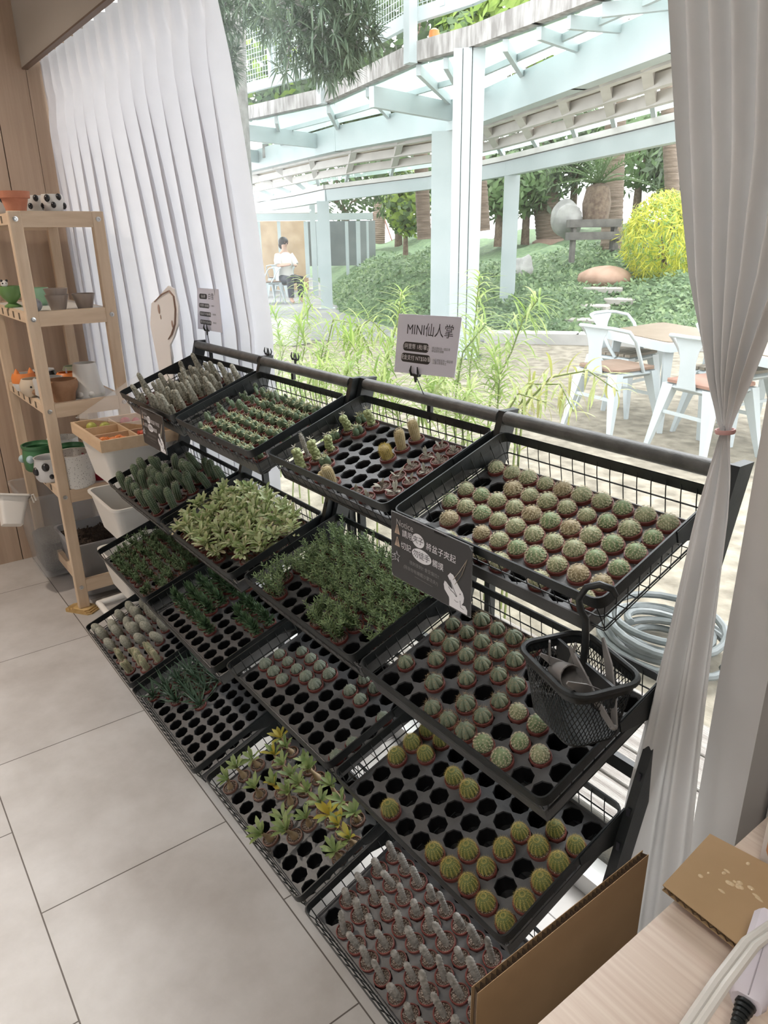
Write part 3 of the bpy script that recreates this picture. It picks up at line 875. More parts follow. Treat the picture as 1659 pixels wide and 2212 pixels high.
# rows from the back of the tray to the front, ten cells from left to right
GRID = {
 (3, 0): ['bbbbbbbbbb', '..bbbbbbbb', 'bbbbbbbbbb', 'bbbbbbbbbb', '.b.bbbbbbb', '..bbbb.b.b'],
 (3, 1): ['.rrrr.....', 'rrrrr.....', 'rrrrrr....', '.r.r.rmm..', 'r.r.rr.mm.', '...rrrmm..'],
 (3, 2): ['..........', 'yy......yy', 'yy.yy..yyy', 'y......y.y', '......yy.y', '..y..yyyyy'],
 (3, 3): ['..........', 'ffffffffff', 'ffffffffff', 'ffffffffff', 'ffffffffff', '.fffffffff'],
 (2, 0): ['tk...c.ll.', 'kt...c.ll.', 't....g.ll.', '.k.....ll.', 'xkt....ll.', '.k.nc.ll..'],
 (2, 1): ['uuuuuuuuuu', 'uuuuuuuuuu', 'uuuuuuuuuu', 'uuuuuuuuuu', 'u....uuu.u', 'uu...uuu..'],
 (2, 2): ['..........', '......ss..', '.ssss.ss.s', 'sssss.....', 'sss......s', '.........s'],
 (2, 3): ['..........', 'dd.dd.ddd.', '.ddddddddd', 'd..dd.d..d', 'd.d..dd...', 'd....d....'],
 (1, 0): ['pptppttttt', 'ppptpttttt', 'ppptttttt.', 'pptttttttt', 'ppttttttt.', '.pt.tttttt'],
 (1, 1): ['.vvvvvvvv.', 'vvvvvvvvvv', 'vvvvvvvvvv', 'vvvvvvvvvv', 'vvvvvvvvv.', '.vvvvvv...'],
 (1, 2): ['.hhh......', 'hhhh.hhhh.', 'hhhh..hhh.', 'hhhh......', 'hhhhhh....', '..........'],
 (1, 3): ['aaa.......', 'aaaa......', 'aaaa......', 'aaaaa.....', 'aaa.......', 'a.........'],
 (0, 0): ['..w.ww.w.w', '.w.wwwww..', '...wwww.ww', '..w.wwww..', 'w..wwwww..', '.w..wwww..'],
 (0, 1): ['....e.ee.e', '..e.eee.e.', '.e.ee.ee..', 'e.ee.e.e..', '.ee.e.e.e.', 'e.e.ee.e..'],
 (0, 2): ['..iii.iiii', '.iiiiiiii.', 'iiiiiiiii.', 'iiiiiiiii.', 'iiiiiii.ii', '.iiiiii.i.'],
 (0, 3): ['..........', '.ooo.o....', 'oo.oo.o...', 'o.oo.o.qq.', '.oo.o.qqq.', 'oo.o.q.q..'],
}
ORD = ['first', 'second', 'third', 'fourth', 'fifth', 'sixth', 'seventh', 'eighth', 'ninth', 'tenth']
for key, (nm, cat, desc, fn, nv, pot) in KIND.items():
    PROTO[key] = [proto(nm, cat, fn(31 * k + ord(key)), pot) for k in range(nv)]
random.seed(5)
COLW = ['far left', 'second', 'third', 'right']
for (c, t), rows in GRID.items():
    F = FR[(c, t)]
    for r, row in enumerate(rows):
        j = 5 - r
        for i, ch in enumerate(row):
            if ch == '.': continue
            nm, cat, desc, fn, nv, pot = KIND[ch]
            root, chs = PROTO[ch][(i * 7 + j * 3 + c + t + random.randint(0, 9)) % nv]
            o = root.copy(); COL.objects.link(o)
            spin = random.uniform(0, 6.28) if ch not in 'fexwo' else random.uniform(-.5, .5)
            sc = random.uniform(.9, 1.08)
            o.matrix_world = F @ Matrix.Translation(((i + 1) * PITCH + random.uniform(-.0008, .0008), j * PITCH + random.uniform(-.0008, .0008), .0)) @ Matrix.Rotation(random.uniform(-.05, .05), 4, 'X') @ Matrix.Rotation(spin, 4, 'Z') @ Matrix.Scale(sc, 4)
            o['label'] = f'{desc}, {COLW[c]} column, {TIERN[t]}, {ORD[j]} row from front, {ORD[i]} from left'
            o['group'] = f'potted {desc}s in the {COLW[c]} column, {TIERN[t]}'
            for q in chs:
                d = q.copy(); COL.objects.link(d); d.parent = o
for lst in PROTO.values():
    for root, chs in lst:
        for q in chs: bpy.data.objects.remove(q)
        bpy.data.objects.remove(root)
# ================================================================ WRITING ON CARDS
def text_obj(name, body, size, m, parent, org, ex, ez, align='LEFT'):
    """flat lettering on the plane through org spanned by ex (right) and ez (up)"""
    cu = bpy.data.curves.new(name, 'FONT')
    cu.body = body; cu.size = size; cu.align_x = align; cu.align_y = 'CENTER'; cu.resolution_u = 3
    o = bpy.data.objects.new(name, cu); COL.objects.link(o)
    bpy.context.view_layer.update()
    me = bpy.data.meshes.new_from_object(o.evaluated_get(bpy.context.evaluated_depsgraph_get()))
    bpy.data.objects.remove(o); bpy.data.curves.remove(cu)
    me.name = name; me.materials.clear(); me.materials.append(m)
    ex, ez = Vector(nrm(ex)), Vector(nrm(ez)); n = ex.cross(ez)
    T = Matrix(((ex.x, ez.x, n.x, org[0]), (ex.y, ez.y, n.y, org[1]), (ex.z, ez.z, n.z, org[2]), (0, 0, 0, 1)))
    me.transform(T)
    return put(name, me, parent)
def flat(name, pts3, m, parent):
    return put(name, M().add(pts3, [tuple(range(len(pts3)))]), parent, mats=m, smooth=False)
def ellipse(c, ax, az, n=28): return [np.asarray(c) + ax * math.cos(t) + az * math.sin(t) for t in np.linspace(0, 2 * PI, n, endpoint=False)]
X3, Z3 = np.array([1.0, 0, 0]), np.array([0, 0, 1.0])

def notice(y, org, w, h, label, full):
    """black notice card hung on the front rim; org = upper left corner"""
    t = thing('notice_sign', label, 'sign', (0, 0, 0), group='black notice cards on the top baskets')
    x0, z1 = org
    def at(a, b, k=1): return np.array([x0 + a * w, y - .0012 - .0003 * k, z1 - b * h])
    c = M().prism([(x0 + .004, 0), (x0 + w - .008, 0), (x0 + w, .008), (x0 + w, h - .004), (x0 + w - .006, h), (x0 + .006, h), (x0, h - .006), (x0, .004)], -.001, .001, T=(np.array([[1, 0, 0], [0, 0, 1.0], [0, -1.0, 0]]), (0, y, z1)))
    put('card', c, t, mats=CHARC, smooth=False)
    e = M().tube([at(a, b, 0) + (0, .0012, 0) for a, b in ((0, 0), (1, 0), (1, 1), (0, 1))], .0014, 5, closed=True)
    sl_ = put('clear_sleeve', e, t, mats=CLEAR)
    sl_['label'] = 'clear plastic sleeve edge'
    for hx in (.06, w - .09): put('hanging_tab', M().box(x0 + hx, x0 + hx + .03, y - .001, y + .012, z1 - .004, z1 + .003), t, mats=CLEAR, smooth=False)
    s = w / .207
    text_obj('heading', 'Notice', .017 * s, mat('grey_chalk_ink', (.42, .42, .42), .6), t, at(.07, .13), X3, Z3)
    for b in (.235, .425):
        p = at(.085, b)
        flat('warning_triangle', [p + (-.0075 * s, 0, -.009 * s), p + (.0075 * s, 0, -.009 * s), p + (.0012 * s, 0, .009 * s), p + (-.0012 * s, 0, .009 * s)], TAN, t)
        q = at(.085, b, 2)
        flat('exclamation_mark', [q + (-.0006 * s, 0, -.003 * s), q + (.0006 * s, 0, -.003 * s), q + (.001 * s, 0, .0055 * s), q + (-.001 * s, 0, .0055 * s)], INK, t)
        flat('exclamation_dot', ellipse(q + (0, 0, -.0055 * s), X3 * .001 * s, Z3 * .001 * s, 8), INK, t)
    flat('white_oval', ellipse(at(.365, .265), X3 * .0165 * s, Z3 * .0125 * s), CARDW, t)
    flat('white_oval', ellipse(at(.41, .475), X3 * .026 * s, Z3 * .0125 * s), CARDW, t)
    text_obj('lettering', '請用', .0145 * s, CARDW, t, at(.15, .265), X3, Z3)
    text_obj('dark_lettering', '夾子', .0145 * s, INK, t, at(.365, .265, 2), X3, Z3, 'CENTER')
    text_obj('lettering', '將盆子夾起', .0150 * s, CARDW, t, at(.465, .29), X3, Z3)
    text_obj('lettering', '切記', .0145 * s, CARDW, t, at(.135, .455), X3, Z3)
    text_obj('dark_lettering', '勿徒手', .0150 * s, INK, t, at(.41, .475, 2), X3, Z3, 'CENTER')
    text_obj('lettering', '觸摸', .0145 * s, CARDW, t, at(.545, .49), X3, Z3)
    g = mat('dim_grey_ink', (.26, .26, .26), .6)
    text_obj('small_lettering', '很刺很刺!! 會受傷拉!!', .0085 * s, g, t, at(.25, .655), X3, Z3)
    text_obj('small_lettering', '(除非你有練鐵沙掌功夫?)', .0085 * s, g, t, at(.17, .765), X3, Z3)
    ul = M().tube([at(.32, .835, 0), at(.55, .845, 0)], .0003, 4)
    put('underline', ul, t, mats=g)
    # chopstick-like tongs, star, and a white long-snouted animal drawn in the corner
    tg = M()
    tg.tube([at(.955, .20), at(.87, .43), at(.80, .58)], [.0012, .0019, .0015], 5, flat=.25).tube([at(.955, .20), at(.90, .45), at(.825, .63)], [.0012, .0019, .0015], 5, flat=.25)
    put('tongs_drawing', tg, t, mats=mat('cream_ink', (.62, .56, .47), .6))
    st = [at(.075 + .044 * (1 if k % 2 == 0 else .42) * math.cos(PI / 2 + k * PI / 5), .665 - .088 * (1 if k % 2 == 0 else .42) * math.sin(PI / 2 + k * PI / 5), 0) for k in range(10)]
    sm = M().tube(st, .0005, 4, closed=True)
    for k in range(3): sm.tube([at(.005, .66 + .05 * k, 0), at(.04, .665 + .03 * k, 0)], .0004, 4)
    put('star_drawing', sm, t, mats=CARDW)
    out = [(.735, .56), (.765, .50), (.80, .51), (.85, .60), (.885, .66), (.915, .70), (.93, .76), (.925, .83), (.905, .88), (.945, .87), (.97, .92), (.97, .985), (.76, .985), (.76, .90), (.755, .86), (.70, .78), (.69, .71), (.70, .655), (.72, .66), (.755, .70), (.80, .725), (.775, .64)]
    flat('animal_drawing', [at(a, b) for a, b in out][::-1], CARDW, t)
    ln = M()
    ln.tube([at(a, b, 1.6) for a, b in ((.765, .60), (.79, .66), (.82, .735), (.85, .79), (.835, .80))], .0005, 4)
    ln.tube([at(a, b, 1.6) for a, b in ((.75, .71), (.775, .745), (.815, .765), (.845, .80))], .0006, 4)
    ln.tube([at(a, b, 1.6) for a, b in ((.82, .86), (.845, .875), (.865, .865))], .0004, 4)
    ln.tube([at(a, b, 1.6) for a, b in ((.885, .83), (.895, .92), (.93, .93))], .0004, 4)
    ln.ball(at(.885, .735, 1.8), (.0011, .0003, .0014), 8, 5)
    put('animal_lines', ln, t, mats=INK)
n1 = gy(846, 1103, .017)
notice(.017, (n1[0], n1[2]), .207, .124, 'black notice card with white oval highlights hung on the right top basket', True)
n2 = gy(302, 876, -.006)
notice(-.006, (n2[0], n2[2] - .002), .185, .112, 'small black notice card hung on the far left top basket of woolly cacti', True)

def clip_holder(t, foot, top, card=False):
    m = M().tube([foot, (np.asarray(foot) + top) / 2 + (.001, 0, 0), top], .0012, 6)
    put('rod', m, t, mats=BLACK)
    c = M()
    fx, fy, fz = foot
    c.box(fx - .006, fx + .006, fy - .004, fy + .004, fz - .008, fz + .012)
    c.tube([(fx - .005, fy, fz - .004), (fx - .006, fy - .004, fz - .02), (fx, fy - .006, fz - .026), (fx + .006, fy - .004, fz - .02), (fx + .005, fy, fz - .004)], .0011, 5)
    put('base_clip', c, t, mats=BLACK)
    g = M(); tx, ty, tz = top
    g.box(tx - .012, tx + .012, ty - .003, ty + .003, tz - .003, tz + .002)
    g.prism([(tx - .005, 0), (tx + .005, 0), (tx + .001, -.016), (tx - .001, -.016)], -.002, .002, T=(np.array([[1, 0, 0], [0, 0, 1.0], [0, 1.0, 0]]), (0, ty, tz)))
    for sx in (-1, 1):
        g.tube([(tx + sx * .012, ty - .002, tz - .002), (tx + sx * .013, ty - .005, tz + .008), (tx + sx * .0105, ty - .004, tz + .019)], [.0026, .0026, .0012], 6)
        g.tube([(tx + sx * .012, ty + .002, tz - .002), (tx + sx * .0125, ty + .005, tz + .008), (tx + sx * .0105, ty + .003, tz + .017)], [.0022, .0022, .001], 6)
    put('card_clip', g, t, mats=BLACK)
RY = .292
def price_sign(c4, foot, label, title, pills, small):
    TL, TR, BL, BR = [np.asarray(p) for p in c4]
    t = thing('price_sign', label, 'sign', group='white price cards clipped to the rail')
    nn = np.array([0, 1.0, 0])
    v = [BL, BR, TR, TL]
    put('card', M().add([p - nn * .0006 for p in v] + [p + nn * .0006 for p in v], [(0, 1, 2, 3), (7, 6, 5, 4), (0, 4, 5, 1), (1, 5, 6, 2), (2, 6, 7, 3), (3, 7, 4, 0)]), t, mats=PAPER, smooth=False)
    edge = M().tube([p - nn * .0002 for p in v], .0010, 4, closed=True)
    put('clear_sleeve', edge, t, mats=CLEAR)
    ex, ez = nrm(TR - TL), nrm(TL - BL)
    W, H = np.linalg.norm(TR - TL), np.linalg.norm(TL - BL)
    def at(a, b, k=1): return TL + ex * a * W - ez * b * H - nn * (.0006 + .0002 * k)
    for body, a, b, sz in title: text_obj('title_lettering', body, sz, INK, t, at(a, b), ex, ez)
    for body, a0, a1, b, hh in pills:
        n = 10; r = hh / 2
        c0, c1 = at(a0, b) + ex * r, at(a1, b) - ex * r
        pts = [c1 + ex * r * math.cos(q) + ez * r * math.sin(q) for q in np.linspace(-PI / 2, PI / 2, n)] + [c0 + ex * r * math.cos(q) + ez * r * math.sin(q) for q in np.linspace(PI / 2, 1.5 * PI, n)]
        flat('dark_pill', pts, CHARC, t)
        text_obj('pill_lettering', body, hh * .62, CARDW, t, at((a0 + a1) / 2, b, 2), ex, ez, 'CENTER')
    for body, a, b in small: text_obj('small_lettering', body, .0062, mat('grey_ink', (.2, .2, .22), .6), t, at(a, b), ex, ez)
    clip_holder(t, foot, at(.38 if len(pills) == 2 else .45, 1.0, 1))
pc = [gy(u, v, RY) for u, v in ((862, 678), (998, 685), (852, 803), (982, 816))]
f0 = gy(914, 866, RY); f0[1] = .312
price_sign(pc, np.array([f0[0], .312, 1.048]), 'white price card above the third top basket, two dark pills', [('MINI仙人掌', .16, .25, .030)],
           [('①阿里幣 1枚/單盆', .12, .56, .53, .020), ('②現金支付 NT$50/單盆', .10, .60, .72, .020)],
           [('/單盆價格為一個品項', .60, .52), ('/單盆顏色隨機', .60, .565), ('/商品價格皆為一個品項', .63, .71), ('/數量以現場為主', .63, .755)])
pb = [gy(u, v, RY) for u, v in ((426, 622), (472, 625), (428, 710), (481, 719))]
f1 = gy(455, 757, RY)
price_sign(pb, np.array([f1[0], .292, 1.048]), 'white price card standing before the curtain, three dark pills', [('白雪', .52, .19, .022)],
           [('仙人掌', .10, .48, .19, .017), ('①阿里幣 1枚/單盆', .08, .58, .41, .015), ('②現金支付 NT$50/單盆', .10, .66, .61, .015), ('③電子支付 NT$50/單盆', .12, .68, .81, .015)],
           [('/一個品項', .64, .40), ('/單盆價格', .72, .60), ('/數量有限', .74, .80)])
for (u, v), lb in (((569, 778), 'empty black card clip on the rail beside the curtain edge'), ((627, 790), 'empty black card clip standing on the rail before the garden plants')):
    p = gy(u, v, RY)
    t = thing('card_clip_holder', lb, 'card clip', group='empty card clips on the rail')
    clip_holder(t, np.array([p[0], .300, 1.048]), np.array([p[0], .309, p[2] + .016]))

# ================================================================ HANGING MESH BASKET WITH TONGS
mb_ = thing('mesh_basket', 'black plastic mesh basket hanging from the right top basket, holding tongs', 'basket', (1.882, -.010, .785), math.radians(-17))
mb_.scale = (.90, .90, 1.0)
def rr(w, d, z, r, n=6): return [(x - w / 2, y - d / 2, z) for x, y, _ in loop_pts(w, d, r, 0, 0, n)]
top, bot = np.array(rr(.150, .118, .088, .028)), np.array(rr(.118, .088, .0, .022))
N_ = len(top)
def wall_pt(s, t):
    s = (s % 1) * N_; i = int(s); f = s - i
    a = top[i] * (1 - f) + top[(i + 1) % N_] * f; b = bot[i] * (1 - f) + bot[(i + 1) % N_] * f
    return b * (1 - t) + a * t
LEN = np.cumsum([0] + [np.linalg.norm(top[(i + 1) % N_] - top[i]) for i in range(N_)]); LEN = LEN / LEN[-1]
def arc_s(u): return np.interp(u % 1, LEN, np.arange(N_ + 1)) / N_
g = M()
nw = 60
for k in range(nw):
    for sg in (-1, 1):
        g.tube([wall_pt(arc_s(k / nw + sg * .10 * t), t * .93) for t in np.linspace(0, 1, 7)], .00078, 3, cap=False)
put('mesh_wall', g, mb_, mats=BLACK)
b = M().prism([(p[0], p[1]) for p in bot], -.002, .001)
put('base', b, mb_, mats=BLACK)
rm = M().tube(rr(.154, .122, .089, .030), .0048, 8, closed=True)
rm2 = np.array(rr(.150, .118, .088, .028)); rm3 = np.array(rr(.1475, .1155, .075, .0275))
rm.add(np.concatenate([rm2, rm3]), [(i, (i + 1) % N_, N_ + (i + 1) % N_, N_ + i) for i in range(N_)])
put('rim', rm, mb_, mats=BLACK)
dv = M().box(-.073, .073, .010, .013, .068, .088).box(-.073, .073, .0125, .0145, .05, .088)
put('divider', dv, mb_, mats=BLACK)
hn = M().tube([(-.004, .012, .082), (-.004, .012, .12), (-.006, .010, .150), (-.012, .004, .162), (-.010, -.002, .180), (.0, .002, .200), (.010, .016, .206), (.018, .032, .200), (.021, .038, .190)], [.0055, .0055, .0055, .0052, .005, .005, .005, .005, .004], 10)
put('hook_handle', hn, mb_, mats=BLACK)
GREYP = mat('grey_tong_plastic', (.17, .16, .155), .3, (.23, .22, .21), 20)
def tongs(loc, rz, tilt, label, spread=.02):
    t = thing('tongs', label, 'tongs', loc, 0, 'grey tongs in the mesh basket')
    t.rotation_euler = (tilt, 0, rz)
    for sg in (-1, 1):
        m = M(); prev = None
        path = [(sg * .002, 0, -.055), (sg * (.006 + spread * .3), 0, -.02), (sg * (.006 + spread * .7), 0, .02), (sg * (.004 + spread), 0, .055)]
        wd_ = [.010, .014, .016, .004]
        vs = []
        for p, w in zip(path, wd_): vs += [(p[0] - .0012, -w / 2, p[2]), (p[0] - .0012, w / 2, p[2]), (p[0] + .0012, w / 2, p[2]), (p[0] + .0012, -w / 2, p[2])]
        f = [(0, 3, 2, 1), (12, 13, 14, 15)]
        for k in range(3):
            for j in range(4): f.append((k * 4 + j, k * 4 + (j + 1) % 4, k * 4 + 4 + (j + 1) % 4, k * 4 + 4 + j))
        put('arm', m.add(vs, f), t, mats=GREYP, smooth=False)
    put('hinge', M().ball((0, 0, -.055), (.005, .006, .004), 10, 6), t, mats=GREYP)
tongs((1.868, -.030, .872), math.radians(40), math.radians(28), 'long grey plastic tongs leaning up in the mesh basket, pointed tip', .012)
tongs((1.905, -.028, .862), math.radians(-20), math.radians(55), 'wide open grey tongs lying low in the mesh basket', .03)
tongs((1.925, -.020, .868), math.radians(75), math.radians(-38), 'grey tongs at the right side of the mesh basket', .022)
sc_ = M().lathe([(.004, -.03), (.012, -.02), (.016, .0), (.017, .022), (.0155, .022), (.013, 0), (.004, -.024)], 14, close=False)
so_ = put('scoop_cup', sc_, mats=GREYP); so_.location = (1.885, -.044, .872); so_.rotation_euler = (math.radians(70), 0, math.radians(70))
tag(so_, 'small grey plastic scoop cup lying on the front of the mesh basket', 'scoop')

# ================================================================ PINE SHELF WITH CERAMICS
sh = thing('pine_shelf', 'pale pine open shelf unit of pots beside the wooden wall', 'shelf', (-.795, .015, 0))
LX0, LX1, LY0, LY1 = -.335, .34, -.157, .157
def leg(x, y): return M().rbox(x - .014, x + .014, y - .021, y + .021, 0.012, 1.51, .003)
for x in (LX0 + .014, LX1 - .014):
    for y in (LY0 + .02, LY1 - .02): put('leg', leg(x, y), sh, mats=PINE)
BAR = [1.51, 1.18, .85, .515, .13]
for z in BAR:
    for x in (LX0 + .014, LX1 - .013):
        put('end_bar', M().box(x - .011, x + .011, LY0 + .0405, LY1 - .0405, z - .052, z), sh, mats=PINEY, smooth=False)
    for x in (LX1 + .001,):
        for y in (LY0 + .02, LY1 - .02):
            bm_ = M().lathe([(.0035, 0), (.0085, .0005), (.0085, .003), (.004, .0036), (.003, .0012)], 14)
            bo = put('bolt', bm_, sh, mats=STEEL); bo.location = (x - .001, y, z - .026); bo.rotation_euler = (0, PI / 2, 0)
SURF = mat('white_shelf_liner', (.66, .64, .60), .4, (.58, .55, .51), 6)
ZB = {}
NOTCH = mat('dark_notch', (.12, .09, .06), .8)
for k, z in enumerate(BAR[:-1]):
    zt = z - .006
    ZB[k] = zt + .0025
    board = put('shelf_board', M().box(LX0 + .03, LX1 - .026, LY0 + .0405, LY1 - .0405, zt - .02, zt).box(LX0 + .03, LX1 - .026, LY0 + .008, LY0 + .020, zt - .036, zt + .001).box(LX0 + .03, LX1 - .026, LY1 - .020, LY1 - .008, zt - .036, zt + .001).box(LX0 + .03, LX1 - .026, LY0 + .02, LY0 + .0405, zt - .018, zt).box(LX0 + .03, LX1 - .026, LY1 - .0405, LY1 - .02, zt - .018, zt), sh, mats=PINEX, smooth=False)
    put('liner', M().box(LX0 + .032, LX1 - .028, LY0 + .021, LY1 - .021, zt, zt + .0022), board, mats=SURF, smooth=False)
    for q in range(5): put('notch', M().box(LX0 + .10 + q * .10, LX0 + .125 + q * .10, LY0 + .0074, LY0 + .0082, zt - .03, zt - .006), board, mats=NOTCH, smooth=False)
put('floor_rail', M().box(LX0 + .03, LX1 - .026, LY0 + .03, LY0 + .05, .08, .125).box(LX0 + .03, LX1 - .026, LY1 - .05, LY1 - .03, .08, .125), sh, mats=PINEX, smooth=False)
wg = M(); 
for k in range(3): wg.rbox(-.065 + .012 * k, .065 - .01 * k, -.035 + .004 * k, .035, .004 * k, .004 * k + .004, .012)
wdg = put('wedge_stack', wg, mats=mat('yellow_pad_wood', (.42, .27, .10), .7, (.5, .34, .15), 30))
wdg.location = (-.468, -.130, 0); wdg.rotation_euler = (0, 0, math.radians(35))
tag(wdg, 'stack of yellowish levelling pads under the near shelf leg', 'wedge')

def cer(name, col, rough=.3, col2=None, sc=20): return mat(name, col, rough, col2, sc)
TERRA = cer('terracotta', (.50, .19, .11), .8, (.55, .23, .14), 30)
CERW = cer('white_glaze', (.74, .73, .70)); CERB = cer('black_glaze', (.02, .02, .022), .25)
TAUPE = cer('taupe_glaze', (.27, .22, .19), .35, (.31, .26, .225), 12)
MINT = cer('mint_glaze', (.28, .50, .32), .3, (.33, .55, .37), 12); GRN = cer('green_glaze', (.06, .19, .08), .35)
OGRN = cer('olive_glaze', (.13, .25, .08), .3); GREYG = cer('grey_glaze', (.26, .27, .29), .2); ORNG = cer('orange_glaze', (.72, .22, .05), .4)
BRN = cer('brown_clay', (.28, .15, .08), .75, (.32, .18, .10), 40); SILV = cer('silver_glaze', (.62, .62, .62), .15); REDP = cer('red_glaze', (.42, .02, .05), .4)
PINKP = cer('pink_glaze', (.55, .36, .40), .5); BLUG = cer('pale_blue_glaze', (.45, .58, .62), .4)
def speck():
    m = mat('speckled_terrazzo', (.72, .70, .66), .5)
    nt = m.node_tree; N = nt.nodes; L = nt.links; p = N['Principled BSDF']
    tc = N.new('ShaderNodeTexCoord'); vo = N.new('ShaderNodeTexVoronoi'); vo.inputs['Scale'].default_value = 150
    L.new(tc.outputs['Object'], vo.inputs['Vector'])
    c = N.new('ShaderNodeValToRGB'); c.color_ramp.elements[0].position = .16; c.color_ramp.elements[0].color = (.10, .08, .08, 1)
    c.color_ramp.elements[1].position = .22; c.color_ramp.elements[1].color = (.74, .72, .68, 1)
    L.new(vo.outputs['Distance'], c.inputs[0]); L.new(c.outputs[0], p.inputs['Base Color'])
    return m
SPECK = speck()
def cup(prof, n=26, wall=.004, fn=None):
    """open vessel: outer profile then inner wall"""
    inn = [(max(.002, r - wall), z + (wall if i == 0 else 0)) for i, (r, z) in enumerate(prof)][::-1]
    return M().lathe([(.001, prof[0][1])] + list(prof) + inn + [(.001, prof[0][1] + wall)], n, fn=fn, close=False)
def ceramic(name, label, u, v, x, lvl, m, prof, mt, extra=None, cat='flower pot', group=None):
    p = gx(u, v, x)
    lim = .13
    t = thing(name, label, cat, (x, max(-.115, min(p[1], .145)), ZB[lvl]), group=group)
    k_ = {0: 1.0, 1: 1.0, 2: 1.15, 3: 1.3}[lvl]
    pm = cup(prof).mesh('pot', mt); pm.transform(Matrix.Scale(k_, 4)); put('pot', pm, t)
    for nm, me, mm in (extra or []):
        em = me.mesh(nm, mm); em.transform(Matrix.Scale(k_, 4)); put(nm, em, t)
    return t
# top board
ceramic('terracotta_pot', 'terracotta pot with a thick rim on the shelf top', 35, 452, -.54, 0, 0, [(.031, 0), (.043, .045), (.050, .046), (.052, .068)], TERRA)
def panda(label, u, x, tilt):
    sp = M(); 
    for a, z, r in ((-1.2, .048, .013), (-.1, .052, .012), (-.7, .026, .011), (.6, .024, .012), (-1.9, .024, .010)):
        sp.ball((.036 * math.cos(a + tilt), .036 * math.sin(a + tilt), z), (r, r * .8, r), 10, 7)
    ceramic('panda_pot', label, u, 452, x, 0, 0, [(.026, 0), (.038, .02), (.039, .045), (.034, .062)], CERW, [('black_patches', sp, CERB)], group='black and white pots on the shelf top')
panda('black and white spotted animal pot just right of the terracotta pot', 78, -.66, 0)
panda('black and white spotted animal pot farthest right on the shelf top', 116, -.56, .5)
panda('black and white spotted animal pot left of the terracotta pot', 3, -.68, 1.2)
# second board
def panda_head(c):
    w = M().ball(c, (.014, .013, .013), 12, 8); k = M()
    for sx in (-1, 1):
        k.ball((c[0] + .004, c[1] + sx * .009, c[2] + .011), .005, 8, 6).ball((c[0] + .010, c[1] + sx * .005 - .002, c[2] + .002), .0035, 8, 6)
    return w, k
w_, k_ = panda_head((.02, -.02, .088))
ceramic('green_goblet', 'olive green footed cup with a small panda on its rim', 20, 668, -.80, 1, 0, [(.030, 0), (.030, .006), (.014, .016), (.032, .036), (.042, .056), (.040, .078)], OGRN, [('panda_head', w_, CERW), ('panda_marks', k_, CERB)])
w_, k_ = panda_head((.02, -.03, .076))
lob = lambda th, t: 1 + .10 * np.cos(4 * th)
t_ = ceramic('mint_pot', 'mint green lobed pot with a panda peeking over', 80, 655, -.82, 1, 0, [(.036, 0), (.050, .02), (.054, .045), (.050, .066)], MINT, [('panda_head', w_, CERW), ('panda_marks', k_, CERB)])
hip = M().ball((0, 0, .022), (.040, .030, .026), 16, 10).ball((-.012, -.012, .052), (.022, .02, .027), 14, 9).ball((.022, -.016, .014), (.03, .018, .013), 12, 8)
ht = thing('hippo_figurine', 'shiny grey animal figurine with a drooping snout', 'figurine', (-.53, gx(74, 672, -.53)[1], ZB[1]))
put('body', hip, ht, mats=GREYG)
put('eyes', M().ball((.006, -.024, .062), .003, 8, 6).ball((-.02, -.03, .06), .003, 8, 6), ht, mats=CERB)
TP = [(.026, 0), (.037, .040), (.0415, .054)]
ceramic('taupe_pot', 'plain taupe pot, lower of the nested pair', 127, 668, -.53, 1, 0, TP, TAUPE, group='taupe pots on the second board')
tt = ceramic('taupe_pot', 'plain taupe pot, upper of the nested pair', 127, 668, -.53, 1, 0, TP, TAUPE, group='taupe pots on the second board')
tt.location.z += .022
ceramic('taupe_pot', 'plain taupe pot standing alone near the curtain', 184, 662, -.52, 1, 0, TP, TAUPE, group='taupe pots on the second board')
# third board
def ears(r, z, mt=0):
    m = M()
    for sy in (-1, 1): m.lathe([(.011, 0), (.006, .012), (.001, .02)], 10, c=(r * .25, sy * r * .6, z))
    return m
def face(r, z):
    m = M()
    for sy in (-1, 1): m.ball((r * .92, sy * r * .35, z), .004, 8, 6)
    m.ball((r * .99, 0, z - .01), .004, 8, 6)
    return m
ceramic('cat_pot', 'orange and white cat face pot behind the shelf leg', 52, 830, -.85, 2, 0, [(.030, 0), (.040, .02), (.040, .045), (.034, .06)], CERW, [('ears', ears(.038, .058), ORNG), ('orange_cap', M().lathe([(.0412, .028), (.0412, .046), (.0352, .061), (.034, .061)], 24, close=False), ORNG), ('face', face(.038, .03), CERB)])
ceramic('dog_pot', 'brown and cream dog face pot low beside the shelf leg', 66, 858, -.70, 2, 0, [(.028, 0), (.042, .018), (.043, .04), (.035, .058)], cer('cream_glaze', (.60, .50, .38)), [('snout', M().ball((.036, 0, .018), (.014, .016, .012), 12, 8), BRN), ('face', face(.042, .036), CERB)])
ceramic('pumpkin_pot', 'orange pumpkin pot with a small white tag at the back', 145, 818, -.76, 2, 0, [(.028, 0), (.042, .02), (.042, .042), (.03, .058)], ORNG, [('price_tag', M().box(-.004, .012, -.001, .001, .055, .072), PAPER)])
ceramic('green_cactus_pot', 'pale green bumpy pot behind the orange pumpkin pot', 160, 812, -.84, 2, 0, [(.028, 0), (.036, .012), (.030, .022), (.037, .034), (.031, .046), (.036, .056), (.03, .068)], cer('pale_green_glaze', (.45, .52, .36)))
ceramic('dark_pot', 'black and silver pot at the back of the third board', 97, 815, -.88, 2, 0, [(.03, 0), (.04, .03), (.036, .062)], SILV, [('black_band', M().lathe([(.0405, .034), (.0372, .058), (.0365, .058)], 24, close=False), CERB)])
